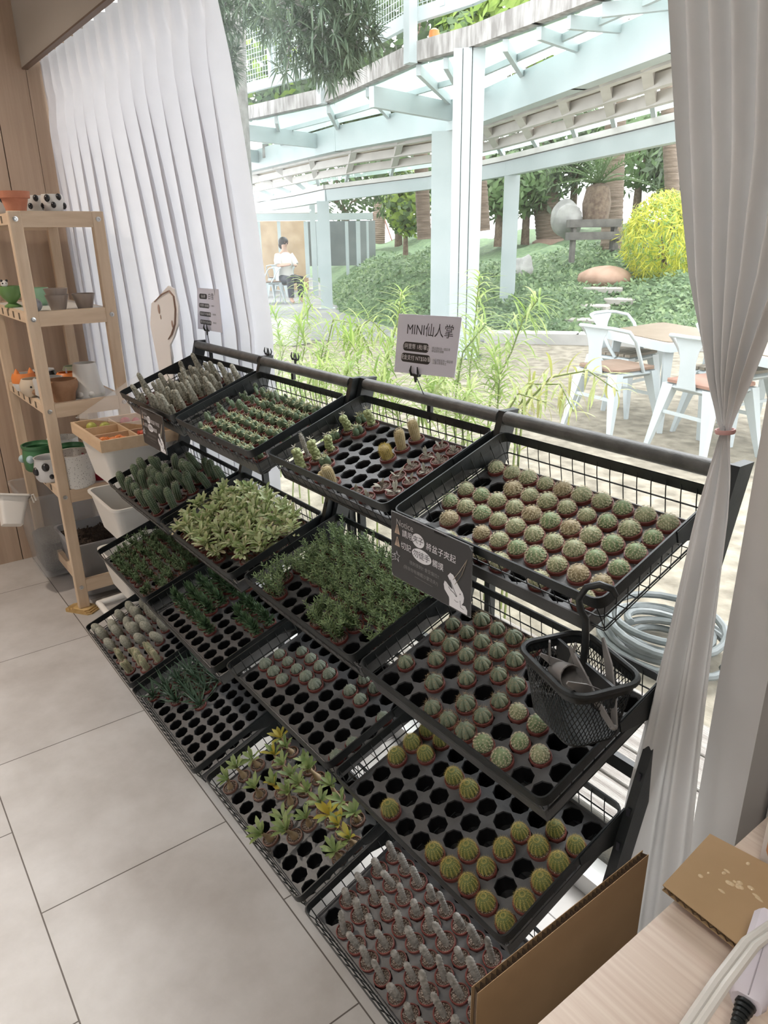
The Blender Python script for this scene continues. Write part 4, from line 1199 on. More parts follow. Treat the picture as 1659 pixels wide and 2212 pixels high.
ceramic('grey_pot', 'grey rounded pot behind the brown clay pot', 112, 862, -.63, 2, 0, [(.034, 0), (.048, .012), (.047, .03), (.049, .06), (.045, .066)], cer('cool_grey_glaze', (.50, .50, .49)))
ceramic('clay_bowl_pot', 'brown clay pot with a bulging bowl on a narrow foot', 140, 872, -.52, 2, 0, [(.036, 0), (.040, .026), (.050, .044), (.052, .058), (.048, .070)], BRN)
t_ = ceramic('foot_shaped_pot', 'white matt pot shaped like a chunky foot', 193, 858, -.56, 2, 0, [(.052, 0), (.055, .014), (.045, .045), (.039, .095), (.036, .110)], CERW, [('toes', M().ball((.03, -.03, .012), (.016, .016, .013), 12, 8).ball((.042, -.004, .012), (.016, .015, .013), 12, 8).ball((.034, .022, .012), (.015, .015, .012), 12, 8), CERW)])
# fourth board
def robot(label, u, v, x):
    kn = M()
    for a in (-.9, .5): kn.lathe([(.001, 0), (.014, 0), (.015, .010), (.008, .013), (.001, .013)], 14, c=(0, 0, 0))
    k2 = M().ball((.036, -.034, .045), (.013, .013, .013), 12, 8).ball((-.03, -.045, .035), (.013, .013, .013), 12, 8)
    ceramic('green_barrel_pot', label, u, v, x, 3, 0, [(.042, 0), (.047, .006), (.050, .04), (.046, .072), (.049, .076), (.049, .084)], GRN, [('knobs', k2, BLUG)], group='green barrel pots on the fourth board')
robot('dark green barrel pot with pale knobs at the back left', 72, 1003, -.84)
robot('dark green barrel pot with pale knobs behind the speckled pot', 156, 1003, -.72)
cowp = M()
for a, z, r in ((-.5, .05, .012), (.4, .03, .010), (-1.3, .035, .013), (-.2, .02, .008)): cowp.ball((.043 * math.cos(a), .043 * math.sin(a), z), (r, r, r * 1.1), 10, 7)
ceramic('silver_spotted_pot', 'shiny silver and black spotted pot near the shelf leg', 95, 1023, -.66, 3, 0, [(.040, 0), (.046, .01), (.047, .045), (.042, .066), (.045, .072)], SILV, [('black_patches', cowp, CERB)])
ceramic('white_spotted_pot', 'white pot with dark flecks behind the green barrel pot', 142, 988, -.88, 3, 0, [(.042, 0), (.048, .01), (.048, .085)], SPECK)
ceramic('terrazzo_pot', 'large white cylinder pot with dark terrazzo specks', 168, 1055, -.52, 3, 0, [(.052, 0), (.055, .006), (.057, .10), (.055, .102)], SPECK)
ceramic('red_pot', 'deep red pot half hidden behind the trolley bin', 222, 1033, -.56, 3, 0, [(.040, 0), (.044, .02), (.050, .085)], REDP)
ceramic('pink_pot', 'dusty pink pot beside the curtain on the fourth board', 262, 1012, -.60, 3, 0, [(.036, 0), (.040, .02), (.044, .085)], PINKP)

# boxes under the shelf
def bin_(name, label, cat, x0, x1, y0, y1, z0, z1, m, taper=.02, wall=.003, rimw=.008, fill=None, r=.03):
    t = thing(name, label, cat, ((x0 + x1) / 2, (y0 + y1) / 2, z0))
    W, D, H = x1 - x0, y1 - y0, z1 - z0
    def ringz(w, d, z): return [(x - w / 2, y - d / 2, z) for x, y, _ in loop_pts(w, d, r, 0, 0, 6)]
    rings = [ringz(W - 2 * taper, D - 2 * taper, 0), ringz(W, D, H), ringz(W + 2 * rimw, D + 2 * rimw, H), ringz(W + 2 * rimw, D + 2 * rimw, H - .008), ringz(W - 2 * wall, D - 2 * wall, H), ringz(W - 2 * taper - 2 * wall, D - 2 * taper - 2 * wall, wall)]
    n = len(rings[0]); mm = M()
    f = []
    for a, b in ((0, 1), (1, 2), (4, 5)):
        for k in range(n): f.append((a * n + k, a * n + (k + 1) % n, b * n + (k + 1) % n, b * n + k))
    for k in range(n):
        f.append((2 * n + k, 2 * n + (k + 1) % n, 3 * n + (k + 1) % n, 3 * n + k)); f.append((1 * n + k, 1 * n + (k + 1) % n, 4 * n + (k + 1) % n, 4 * n + k))
    f += [tuple(range(n - 1, -1, -1)), tuple(5 * n + k for k in range(n))]
    mm.add([p for q in rings for p in q], f)
    put('shell', mm, t, mats=m, smooth=50)
    return t
FROST = mat('frosted_grey_plastic', (.36, .36, .37), .35, alpha=.62)
s1 = bin_('soil_bin', 'frosted grey plastic bin filled with dark potting soil', 'storage bin', -.80, -.505, -.115, .135, .02, .262, FROST, .03)
DIRT = mat('dark_potting_soil', (.025, .015, .010), .95, (.07, .045, .03), 160, 1.0, 220)
dg = M(); nx, ny = 34, 30
vv = [(-.125 + .25 * i / (nx - 1), -.11 + .22 * j / (ny - 1), .208 + .018 * math.sin(i * .3) * math.cos(j * .25) + random.uniform(-.006, .006)) for j in range(ny) for i in range(nx)]
dg.add(vv, [(j * nx + i, j * nx + i + 1, (j + 1) * nx + i + 1, (j + 1) * nx + i) for j in range(ny - 1) for i in range(nx - 1)])
for k in range(420):
    i = random.choice(vv); dg.ball((i[0], i[1], i[2] + .002), (random.uniform(.003, .007),) * 3, 5, 4)
tag(put('potting_soil', dg, mats=DIRT), 'loose dark potting soil heaped in the frosted bin', 'soil', kind='stuff').location = s1.location
bin_('storage_bin', 'tall clear plastic bin on the floor behind the soil bin', 'storage bin', -1.14, -.815, -.21, .11, .012, .40, mat('clear_grey_plastic', (.60, .60, .60), .2, alpha=.22), .03)
tag(put('grit_heap', M().rbox(-1.09, -.865, -.165, .065, .02, .17, .02), mats=mat('grey_grit', (.12, .115, .11), .9, (.26, .25, .24), 220, .6)), 'grey grit heaped inside the tall clear bin', 'grit', kind='stuff')
hb = gy(20, 1105, -.285)
hbt = bin_('hanging_bin', 'small white and pink bin hung before the tall clear bin', 'bin', -.07, .07, -.055, .055, 0, .12, PLW, .018, r=.015)
hbt.location = (hb[0], hb[1], hb[2] - .06); hbt.rotation_euler = (math.radians(-14), math.radians(-24), 0)
put('hanging_hook', M().tube([(-.03, .05, .115), (-.03, .075, .125), (-.03, .085, .10)], .004, 6).tube([(.03, .05, .115), (.03, .075, .125), (.03, .085, .10)], .004, 6), hbt, mats=PLW)
put('pink_lining', M().rbox(-.055, .055, -.04, .04, .05, .085, .01), hbt, mats=PINKP)

# ================================================================ WHITE TROLLEY
tr = thing('trolley', 'white three-tier plastic trolley between shelf and rack', 'trolley', (-.222, .07, 0))
def tub(z0, z1):
    w, d = .31, .25
    mm = M(); r = .03
    def rg(a, b, z): return [(x - a / 2, y - b / 2, z) for x, y, _ in loop_pts(a, b, r, 0, 0, 6)]
    R_ = [rg(w - .05, d - .05, z0), rg(w, d, z1), rg(w + .012, d + .012, z1), rg(w + .012, d + .012, z1 - .008), rg(w - .006, d - .006, z1), rg(w - .056, d - .056, z0 + .004)]
    n = len(R_[0]); f = []
    for a, b in ((0, 1), (1, 2), (2, 3), (1, 4), (4, 5)):
        for k in range(n): f.append((a * n + k, a * n + (k + 1) % n, b * n + (k + 1) % n, b * n + k))
    f += [tuple(range(n - 1, -1, -1)), tuple(5 * n + k for k in range(n))]
    return mm.add([p for q in R_ for p in q], f)
for z0, z1 in ((.600, .745), (.385, .53), (.145, .29)): put('tub', tub(z0, z1), tr, mats=PLW, smooth=50)
for sy in (.135,):
    for sx in (-.10, .10):
        put('post', M().tube([(sx, sy, .05), (sx, sy, .74)], .011, 12), tr, mats=PLW)
put('base_loop', M().tube([(-.15, -.155, .055), (.10, -.155, .055), (.12, -.12, .05), (.12, .12, .05), (.10, .155, .055), (-.15, .155, .055), (-.16, 0, .055)], .013, 12, closed=True), tr, mats=PLW)
for sx in (-.12, .10):
    for sy in (-.14, .14):
        cs = M().tube([(sx, sy - .008, .022), (sx, sy + .008, .022)], .022, 16)
        put('caster', cs, tr, mats=mat('grey_caster', (.4, .4, .4), .5))
tw = thing('divided_tray', 'wooden tray of six compartments on top of the white trolley', 'tray', (-.222, .065, .747))
wt = M()
W2, D2, H2 = .178, .135, .040
wt.box(-W2, W2, -D2, D2, 0, .004).box(-W2, W2, -D2, -D2 + .010, .004, H2).box(-W2, W2, D2 - .010, D2, .004, H2).box(-W2, -W2 + .010, -D2 + .01, D2 - .01, .004, H2).box(W2 - .010, W2, -D2 + .01, D2 - .01, .004, H2)
HONEY = mat('honey_beech_wood', (.60, .42, .26), .5, (.66, .48, .31), 9, stretch=(1, 6, 6))
put('frame', wt, tw, mats=HONEY, smooth=False)
dvd = M().box(-W2 + .01, W2 - .01, -.003, .003, .004, H2 - .004)
for x in (-.06, .06): dvd.box(x - .003, x + .003, -D2 + .01, -.003, .004, H2 - .005).box(x - .003, x + .003, .003, D2 - .01, .004, H2 - .005)
put('dividers', dvd, tw, mats=HONEY, smooth=False)
def bit(name, label, x, y, m, sh_, grp):
    mm = M()
    if sh_ == 'ball': mm.ball((0, 0, .012), (.015, .012, .012), 12, 8)
    else:
        mm.ball((0, 0, .010), (.014, .009, .010), 10, 7)
        for a in range(6): mm.ball((.014 * math.cos(a), .012 * math.sin(a), .010 + .003 * (a % 2)), .005, 7, 5)
    o = put(name, mm, mats=m)
    o.location = (-.222 + x, .065 + y, .7512); o.rotation_euler = (0, 0, random.uniform(0, 3)); o.scale = (1.35, 1.35, 1.5)
    tag(o, label, 'toy', grp)
LIME = cer('lime_plastic', (.45, .45, .10), .4)
bit('toy_lime', 'yellow-green toy lime in the left tray compartment, nearer the front', -.13, -.075, LIME, 'ball', 'toy limes in the wooden tray')
bit('toy_lime', 'yellow-green toy lime in the left tray compartment, nearer the middle', -.10, -.035, LIME, 'ball', 'toy limes in the wooden tray')
for k, (x, y) in enumerate(((.095, -.10), (.12, -.075), (.10, -.05), (.135, -.04))):
    bit('toy_shrimp', f'small orange toy in the right front tray compartment, {["front left", "front right", "back left", "back right"][k]} of four', x, y, ORNG, 'bits', 'orange toys in the wooden tray')
for k, (x, y) in enumerate(((.09, .04), (.12, .08), (.14, .05))):
    bit('toy_crab', f'small red toy in the right back tray compartment, {["left", "back", "right"][k]} of three', x, y, cer('coral_red_%d' % k, (.62, .10, .05), .4), 'bits', 'red toys in the wooden tray')
for k, (x, y) in enumerate(((-.13, .05), (-.10, .08))):
    bit('toy_berry', f'small pink toy in the left back tray compartment, {["left", "right"][k]} of two', x, y, REDP, 'ball', 'pink toys in the wooden tray')
lid = M()
lid.add([(-.405, -.05, .800), (-.052, .10, .815), (-.052, .205, .905), (-.40, .205, .935), (-.405, -.045, .797), (-.052, .105, .812), (-.052, .207, .902), (-.40, .207, .932)], [(0, 1, 2, 3), (7, 6, 5, 4), (0, 4, 5, 1), (1, 5, 6, 2), (2, 6, 7, 3), (3, 7, 4, 0)])
tag(put('clear_lid', lid, mats=CLEAR, smooth=False), 'clear plastic lid propped open over the wooden tray', 'lid')
ms = M()
random.seed(3)
for k in range(110): ms.tube([(-.12 + random.uniform(-.07, .06), .165 + random.uniform(-.02, .02), .795 + random.uniform(0, .02)), (-.12 + random.uniform(-.07, .06), .17 + random.uniform(-.02, .02), .805 + random.uniform(0, .03))], .0025, 4)
tag(put('dried_moss', ms, mats=mat('dry_grey_moss', (.24, .21, .18), .9, (.42, .38, .34), 60)), 'grey dried moss lying at the back of the wooden tray', 'moss', kind='stuff')
sp_ = thing('garden_trowel', 'dark handled scoop lying in the middle trolley tub', 'trowel', (-.2, .02, .41))
put('handle', M().tube([(.0, .0, .0), (.05, .02, .05), (.075, .03, .085)], [.008, .010, .009], 10), sp_, mats=mat('dark_brown_handle', (.05, .03, .025), .5))
put('blade', M().leaf((0, 0, 0), (-1, -.3, -.15), .09, .05, thick=.002, prof=[.5, 1, .9, .3]), sp_, mats=GREYP)

# ================================================================ CUT-OUT BOARD BY THE CURTAIN
co = thing('cutout_board', 'cream rounded cut-out board with brown outline standing before the left curtain', 'cut-out board')
YC = .205
pp = [(345, 640), (365, 617), (378, 625), (387, 660), (386, 700), (377, 728), (369, 745), (374, 775), (378, 800), (330, 860), (318, 800), (326, 700), (329, 655)]
cp = [gy(u, v, YC) for u, v in pp]
cxz = [(p[0], p[2]) for p in cp] ; cxz[8] = (cxz[7][0] - .01, 1.052); cxz[9] = (-.03, 1.045); cxz.insert(10, (-.03, .0)); cxz.insert(11, (-.14, .0)); cxz[12] = (-.15, .9)
T_ = (np.array([[1, 0, 0], [0, 0, 1.0], [0, 1.0, 0]]), (0, YC, 0))
put('board', M().prism(cxz, -.003, .003, T=T_), co, mats=mat('cream_board', (.88, .86, .85), .7), smooth=False)
op = [gy(u, v, YC - .004) for u, v in ((334, 652), (350, 636), (366, 628), (376, 640), (380, 668), (379, 700), (372, 722), (364, 733))]
put('brown_outline', M().tube(op, [.003, .006, .006, .005, .005, .005, .006, .003], 6, flat=.3), co, mats=mat('brown_paint', (.36, .24, .19), .7))
put('brown_patches', M().ball(gy(343, 668, YC - .004), (.010, .001, .016), 12, 8).ball(gy(372, 700, YC - .004), (.008, .001, .012), 10, 7).ball(gy(347, 685, YC - .004), (.004, .001, .008), 10, 7), co, mats=mat('brown_paint_light', (.40, .28, .23), .7))

# ================================================================ TABLE AND CARDBOARD IN THE NEAR CORNER
ASH = mat('pale_ash_laminate', (.56, .44, .36), .45, (.66, .555, .465), 6, .02, 60, stretch=(.5, 26, 26), detail=5)
tb_ = thing('work_table', 'pale ash table in the near right corner', 'table', (2.75, -.70, 0))
put('tabletop', M().box(-.631, .75, -1.2, .87, .715, .75), tb_, mats=ASH, smooth=False)
for x in (-.56, .68):
    for y in (-1.1, .78): put('leg', M().box(x - .025, x + .025, y - .025, y + .025, 0, .715), tb_, mats=ASH, smooth=False)
KRAFT = mat('brown_cardboard', (.33, .215, .11), .8, (.37, .245, .13), 12, .03, 90)
KRAFTD = mat('dark_corrugation', (.09, .055, .03), .9)
ca, cb = gx(1025, 2140, 2.07), gx(1395, 1840, 2.07)
cbd = thing('cardboard_sheet', 'tall brown cardboard sheet standing between the rack and the table', 'cardboard')
yl, yr, zt = ca[1], cb[1], .5 * (ca[2] + cb[2])
put('sheet', M().box(2.066, 2.0665, yl, yr, 0, zt).box(2.0735, 2.074, yl, yr, 0, zt), cbd, mats=KRAFT, smooth=False)
fl = M(); nfl = 74
zz = [(2.0665 if k % 2 else 2.0735, yl + (yr - yl) * k / nfl) for k in range(nfl + 1)]
v = [(x, y, z) for z in (.0, zt - .0012) for x, y in zz]
fl.add(v, [(k, k + 1, nfl + 2 + k, nfl + 1 + k) for k in range(nfl)])
put('corrugation', fl, cbd, mats=KRAFTD, smooth=False)
fp = [gz(u, v, .772) for u, v in ((1431, 1915), (1533, 1804), (1662, 1872), (1740, 1960), (1600, 2050))]
fo = thing('cardboard_flap', 'loose piece of brown cardboard with glue drops on the table', 'cardboard')
fxy = [(p[0], p[1]) for p in fp]
put('sheet', M().prism(fxy[::-1], .7735, .7742).prism(fxy[::-1], .767, .7676), fo, mats=KRAFT, smooth=False)
cg = M()
for a, b in zip(range(5), [1, 2, 3, 4, 0]):
    p, q = np.array(fp[a]), np.array(fp[b]); L = np.linalg.norm(q - p); n = int(L / .0045)
    pts = [p + (q - p) * k / n for k in range(n + 1)]
    vv = []
    for k, s_ in enumerate(pts): vv += [(s_[0], s_[1], .7676 if k % 2 else .7735), (*(s_[:2] + (np.mean(fp, 0) - s_)[:2] * .03), .7676 if k % 2 else .7735)]
    cg.add(vv, [(2 * k, 2 * k + 1, 2 * k + 3, 2 * k + 2) for k in range(n)])
put('corrugation', cg, fo, mats=KRAFTD, smooth=False)
dr = M(); random.seed(9)
ctr = np.mean(fp, 0)
for k in range(16):
    a = random.uniform(0, 6.3); r = random.uniform(.0, .045)
    dr.ball((ctr[0] + r * math.cos(a), ctr[1] + r * math.sin(a), .7742), (random.uniform(.0015, .005), random.uniform(.0015, .003), .0012), 8, 5)
put('glue_drops', dr, fo, mats=mat('dried_glue', (.55, .42, .26), .2))
put('support_fold', M().box(ctr[0] - .02, ctr[0] + .04, ctr[1] - .02, ctr[1] + .02, .7505, .767), fo, mats=KRAFT, smooth=False)
bx = gz(1638, 1866, .75)
cb_ = thing('product_box', 'white box with orange pattern standing on the table by the wall', 'box', (bx[0] + .10, bx[1] + .055, .75))
put('carton', M().box(-.10, .10, -.055, .055, 0.0004, .14), cb_, mats=mat('white_carton', (.68, .62, .58), .5), smooth=False)
pt = M()
for sx, z in ((-.08, .03), (-.06, .09), (-.02, .05), (.03, .10), (.06, .04)): pt.ball((sx, -.0552, z), (.016, .0006, .022), 12, 6)
for sy, z in ((-.03, .10), (.02, .05), (-.01, .12)): pt.ball((-.1002, sy, z), (.0006, .014, .02), 12, 6)
put('orange_pattern', pt, cb_, mats=mat('orange_print', (.60, .28, .14), .5))
# adapter and cords
adp = thing('power_adapter', 'white elongated power adapter lying on the table', 'adapter')
a0, a1 = gz(1612, 2168, .79), gz(1668, 1985, .80)
d_ = nrm(a1 - a0); s_ = nrm(np.cross(d_, (0, 0, 1))); 
Lr = np.linalg.norm(a1 - a0)
sec = [(-.012, -.010), (.012, -.010), (.015, -.004), (.015, .006), (.010, .011), (-.010, .011), (-.015, .006), (-.015, -.004)]
ring = lambda q, k: [q + s_ * x * k + np.array([0, 0, z * k]) for x, z in sec]
vv = ring(a0, .8) + ring(a0 + d_ * .006, 1) + ring(a1 - d_ * .006, 1) + ring(a1, .8)
put('housing', M().add(vv, [tuple(range(8))] + [(k * 8 + j, k * 8 + (j + 1) % 8, k * 8 + 8 + (j + 1) % 8, k * 8 + 8 + j) for k in range(3) for j in range(8)] + [tuple(range(31, 23, -1))]), adp, mats=mat('lavender_white_plastic', (.66, .62, .68), .4))
put('seam', M().tube([a0 + (0, 0, .0112), a1 + (0, 0, .0112)], .0006, 4), adp, mats=mat('grey_seam', (.45, .42, .46), .5))
rl = M()
e0 = gz(1590, 2215, .785)
for k in range(5): rl.tube([a0 + (e0 - a0) * (k / 5), a0 + (e0 - a0) * (k / 5 + .13)], [.0085 - k * .0008, .0085 - k * .0008], 10)
rl.tube([a0, e0, e0 + (e0 - a0) * 1.5 - (0, 0, .02)], .0045, 8)
q_ = put('strain_relief', rl, adp, mats=BLACK); q_['label'] = 'black ribbed cord sleeve'
cdp = [gz(u, v, z) for u, v, z in ((1480, 2215, .80), (1545, 2120, .815), (1610, 2035, .825), (1665, 1995, .82))]
cdp = [gz(1440, 2290, .77)] + cdp + [cdp[-1] + (.06, .02, -.03), cdp[-1] + (.15, .03, -.06)]
cdm = M().tube(cdp, .0042, 8).tube([p + s_ * .0075 for p in cdp], .0042, 8)
q_ = put('cord', cdm, adp, mats=mat('clear_white_cord', (.66, .64, .60), .3)); q_['label'] = 'translucent white twin cord'
# ================================================================ OUTSIDE: GROUND
SAND = mat('pale_sand', (.17, .148, .112), .95, (.33, .295, .23), 9, .9, 24, detail=10)
struct('sand_ground', M().box(-16, 9, .46, 14, -.1, .12), SAND)
PATHM = mat('grey_paving', (.20, .20, .195), .8, (.26, .26, .255), 2)
pth = [gz(u, v, .13) for u, v in ((300, 760), (560, 735), (842, 735), (1050, 738), (1050, 700), (842, 685), (732, 655), (690, 600), (560, 600), (300, 600))]
struct('paved_path', M().prism([(p[0], p[1]) for p in pth], .10, .135), PATHM)
KERB = mat('pale_kerb_stone', (.36, .355, .34), .85, (.44, .43, .41), 4, .1, 40)
kp = [gz(u, v, .25) for u, v in ((1700, 742), (1480, 728), (1250, 719), (1050, 716))]
kb = M()
for a, b in zip(kp[:-1], kp[1:]): kb.bar(np.array(a) - (0, 0, .07), np.array(b) - (0, 0, .07), .34, .14)
struct('kerb', kb, KERB)
hb_ = [gz(u, v, .25)[:2] for u, v in ((1900, 712), (1560, 704), (1250, 710), (1050, 702), (842, 690), (732, 660), (690, 600), (640, 560))]
def hill_s(x, y):
    """distance behind the hill's foot line (negative in front of it)"""
    best = 1e9; sg = 1
    for a, b in zip(hb_[:-1], hb_[1:]):
        d = b - a; t = np.clip(((x - a[0]) * d[0] + (y - a[1]) * d[1]) / (d @ d), 0, 1)
        q = a + t * d; r = math.hypot(x - q[0], y - q[1])
        if r < best: best = r; sg = 1 if d[0] * (y - a[1]) - d[1] * (x - a[0]) < 0 else -1
    return best * sg
_a, _b = ray(1010, 515), ray(930, 515)
HLO, HHI = math.atan2(-_a[0], _a[1]), math.atan2(-_b[0], _b[1])
def hill_z(x, y):
    s = hill_s(x, y)
    if s < 0: return .10
    th = math.atan2(-(x - CAM[0]), y - CAM[1])
    k = np.clip((th - HLO) / (HHI - HLO), 0, 1); k = k * k * (3 - 2 * k)
    h = .16 + k * 1.42 * (1 - math.exp(-s / 2.2)) + (1 - k) * min(1.55, .145 * s)
    n = math.sin(x * 1.9 + y * .7) * math.sin(y * 1.5 - x * .4) + .6 * math.sin(x * 3.7 - y * 2.1) * math.sin(y * 3.3 + 1)
    return h + .15 * n * min(1, s / 1.0) + .05 * math.sin(5 * x) * math.sin(6 * y) * min(1, s)
def gh(u, v):
    d = ray(u, v); k = math.hypot(d[0], d[1]); D = 5.0
    while D < 40:
        p = CAM + d * (D / k)
        if hill_s(p[0], p[1]) > 0 and p[2] <= hill_z(p[0], p[1]): return p
        D += .06
    return gd(u, v, 16)
HM = mat('hill_ground_cover', (.06, .11, .05), .9, (.13, .20, .09), 9, .8, 40)
hm = M(); us = np.linspace(560, 1840, 90); Ds = np.concatenate([np.linspace(6, 20, 80), np.linspace(20.6, 36, 16)])
vv = []
for D in Ds:
    for u in us:
        p = gd(u, 515, D); vv.append((p[0], p[1], hill_z(p[0], p[1]) - .02))
n_ = len(us)
hm.add(vv, [(i * n_ + j, i * n_ + j + 1, (i + 1) * n_ + j + 1, (i + 1) * n_ + j) for i in range(len(Ds) - 1) for j in range(n_ - 1) if max(vv[i * n_ + j][2], vv[(i + 1) * n_ + j + 1][2], vv[i * n_ + j + 1][2]) > .12])
struct('hill', hm, HM, smooth=True)
# leaf scatter over the slope
def leafcloud(P, Nn, L, W, rng, mi=None, droop=0.0):
    """one quad leaf at every point P, facing roughly Nn; returns verts, faces, mats"""
    n = len(P)
    a = rng.normal(size=(n, 3)); a -= (a * Nn).sum(1)[:, None] * Nn * .7
    a[:, 2] -= droop
    a /= np.linalg.norm(a, axis=1)[:, None]
    b = np.cross(a, Nn); b /= np.linalg.norm(b, axis=1)[:, None] + 1e-9
    l = (L * rng.uniform(.7, 1.3, n))[:, None]; w = (W * rng.uniform(.7, 1.3, n))[:, None]
    V = np.stack([P, P + a * l * .5 + b * w * .5, P + a * l, P + a * l * .5 - b * w * .5], 1).reshape(-1, 3)
    return V, [(4 * k, 4 * k + 1, 4 * k + 2, 4 * k + 3) for k in range(n)]
GC1 = mat('ground_cover_leaf', (.085, .15, .07), .6, (.17, .26, .12), 3, trans=.25)
GC2 = mat('ground_cover_leaf_pale', (.17, .26, .12), .6, (.25, .34, .16), 3, trans=.25)
rng = np.random.default_rng(4)
pts = []
while len(pts) < 21000:
    u = rng.uniform(600, 1560); D = 6.4 + 13 * rng.random() ** 1.3
    p = gd(u, 515, D)
    if hill_s(p[0], p[1]) > .02: pts.append((p[0], p[1], hill_z(p[0], p[1]) + rng.uniform(0, .05)))
pts = np.array(pts)
Nn = np.tile(nrm((.25, -.45, .85)), (len(pts), 1)) + rng.normal(size=(len(pts), 3)) * .35
Nn /= np.linalg.norm(Nn, axis=1)[:, None]
V, F = leafcloud(pts, Nn, .085, .05, rng)
gcm = M().add(V, F); gcm.m = [int(x) for x in rng.integers(0, 100, len(F)) > 70]
tag(put('ground_cover', gcm, mats=[GC1, GC2], smooth=False), 'low green creeping plants covering the garden slope', 'ground cover', kind='stuff')

# ================================================================ TREES AND ROCKS
def cyl_pts(c, r, h): return c
def tree(name, label, base, lean, trunk_h, tr, crown, rad, n, L, W, mats_, bark, cat='tree', droop=.3, seed=1, shell=.5, group=None):
    t = thing(name, label, cat, base, group=group)
    b0 = np.zeros(3); top = np.array([lean[0], lean[1], trunk_h])
    if trunk_h > 0:
        put('trunk', M().tube([b0 - (0, 0, .1), top * .35, top * .7, top], [tr * 1.15, tr, tr * .95, tr * .8], 12), t, mats=bark)
    r_ = np.random.default_rng(seed)
    d = r_.normal(size=(n, 3)); d /= np.linalg.norm(d, axis=1)[:, None]
    k = 14; lob = r_.normal(size=(k, 3)); lob /= np.linalg.norm(lob, axis=1)[:, None]
    lump = 1 + .22 * np.max(np.clip(d @ lob.T - .55, 0, 1), axis=1) * 2
    P = np.asarray(crown) + d * np.asarray(rad) * (shell + (1 - shell) * r_.random(n) ** .5)[:, None] * lump[:, None] * .85
    V, F = leafcloud(P, d, L, W, r_, droop=droop)
    m = M().add(V, F); m.m = [int(x) for x in (r_.random(len(F)) * len(mats_))]
    put('foliage', m, t, mats=mats_, smooth=False)
    br = M()
    for q in range(7):
        e = np.asarray(crown) + lob[q] * np.asarray(rad) * .7
        br.tube([top * .9, (top + e) / 2 + (0, 0, .1), e], [tr * .4, tr * .25, tr * .1], 6)
    put('branches', br, t, mats=bark)
    return t
BARKM = mat('brown_tree_bark', (.11, .075, .055), .9, (.20, .15, .11), 14, .8, 30)
BARKG = mat('grey_tree_bark', (.20, .19, .175), .9, (.32, .31, .29), 10, .5, 30)
TL1 = mat('dark_tree_leaf', (.08, .12, .07), .5, (.15, .20, .12), 5, trans=.3)
TL2 = mat('mid_tree_leaf', (.10, .17, .07), .5, (.17, .26, .11), 5, trans=.3)
TL3 = mat('bright_tree_leaf', (.20, .32, .05), .5, (.34, .46, .10), 5, trans=.3)
YL = mat('golden_leaf', (.50, .50, .04), .5, (.66, .66, .10), 5, trans=.35)
PB = mat('ringed_palm_bark', (.13, .095, .07), .95, (.24, .185, .145), 3, 1.0, 12, stretch=(1, 1, 14))
def palm(label, u0, v0, w_px, u1, v1, seed, crown=True, hh=5.5, stump=False, group='palm trees on the slope'):
    p = gh(u0, v0); D = math.hypot(p[0] - CAM[0], p[1] - CAM[1]); q = gd(u1, v1, D)
    sl_ = (q - p) / (q[2] - p[2]); r = w_px / FPX * D / 2
    t = thing('palm_tree', label, 'palm tree', p, group=group)
    prof = []
    nseg = 46; pts_, rad_ = [], []
    for k in range(nseg * 3):
        z = -.15 + hh * k / (nseg * 3 - 1)
        pts_.append(sl_ * z * (1, 1, 1)); rad_.append(r * (1.08 - .16 * z / hh) * (1 + .05 * (1 if k % 3 == 0 else 0)))
    put('trunk', M().tube(pts_, rad_, 16), t, mats=PB)
    if stump:
        st = M().lathe([(r * 1.55, -.55), (r * 1.6, -.2), (r * 1.45, .0), (r * 1.2, .06), (r, .1)], 18, fn=lambda th, tt: 1 + .07 * np.sin(9 * th))
        put('root_base', st, t, mats=mat('pinkish_root_fibres', (.28, .19, .15), .9, (.38, .27, .21), 12, .6, 30, stretch=(6, 6, 1)))
    if crown:
        random.seed(seed); l = M(); rb = M(); tp = sl_ * hh
        for k in range(16):
            a = k * 2.4; e = random.uniform(-.2, 1.1)
            d = np.array([math.cos(a) * math.cos(e), math.sin(a) * math.cos(e), math.sin(e)])
            pp = [tp + d * s_ * 2.3 + np.array([0, 0, -1.1 * s_ * s_ * 1.2]) for s_ in np.linspace(0, 1, 9)]
            rb.tube(pp, np.linspace(.03, .006, 9), 4)
            for j in range(1, 9):
                for sd in (-1, 1):
                    for h_ in (0, .5):
                        c = pp[j - 1] * (1 - h_) + pp[j] * h_
                        side = nrm(np.cross(d, (0, 0, 1))) * sd
                        l.leaf(c, side + d * .5 + (0, 0, -.25), .55, .045, curl=.5, prof=[.5, 1, .6, .05])
        put('fronds', l, t, mats=TL2, smooth=False); put('frond_ribs', rb, t, mats=TL2)
    return t
palm('thick ringed palm trunk on a pinkish root base, between two white posts', 1188, 522, 47, 1174, 375, 1, True, 5.2, True)
palm('tall dark palm trunk just left of the golden bush', 1320, 535, 37, 1327, 340, 2, True, 5.6)
palm('palm trunk seen left of the white double column', 916, 500, 26, 912, 410, 3, False, 4.2)
palm('dark palm trunk right beside the white double column', 1040, 482, 30, 1036, 420, 4, False, 4.0)
palm('thin palm trunk near the tied curtain above the golden bush', 1452, 412, 24, 1448, 330, 5, True, 4.4)
kp_ = palm('staked palm trunk in the distance beyond the white canopy', 818, 522, 24, 820, 425, 6, False, 4.0)
sk = M()
for a in (.3, 2.4, 4.5): sk.tube([(.75 * math.cos(a), .75 * math.sin(a), 0), (.10 * math.cos(a), .10 * math.sin(a), 1.5)], .03, 6)
put('support_stakes', sk, kp_, mats=mat('reddish_stake', (.26, .12, .08), .8))
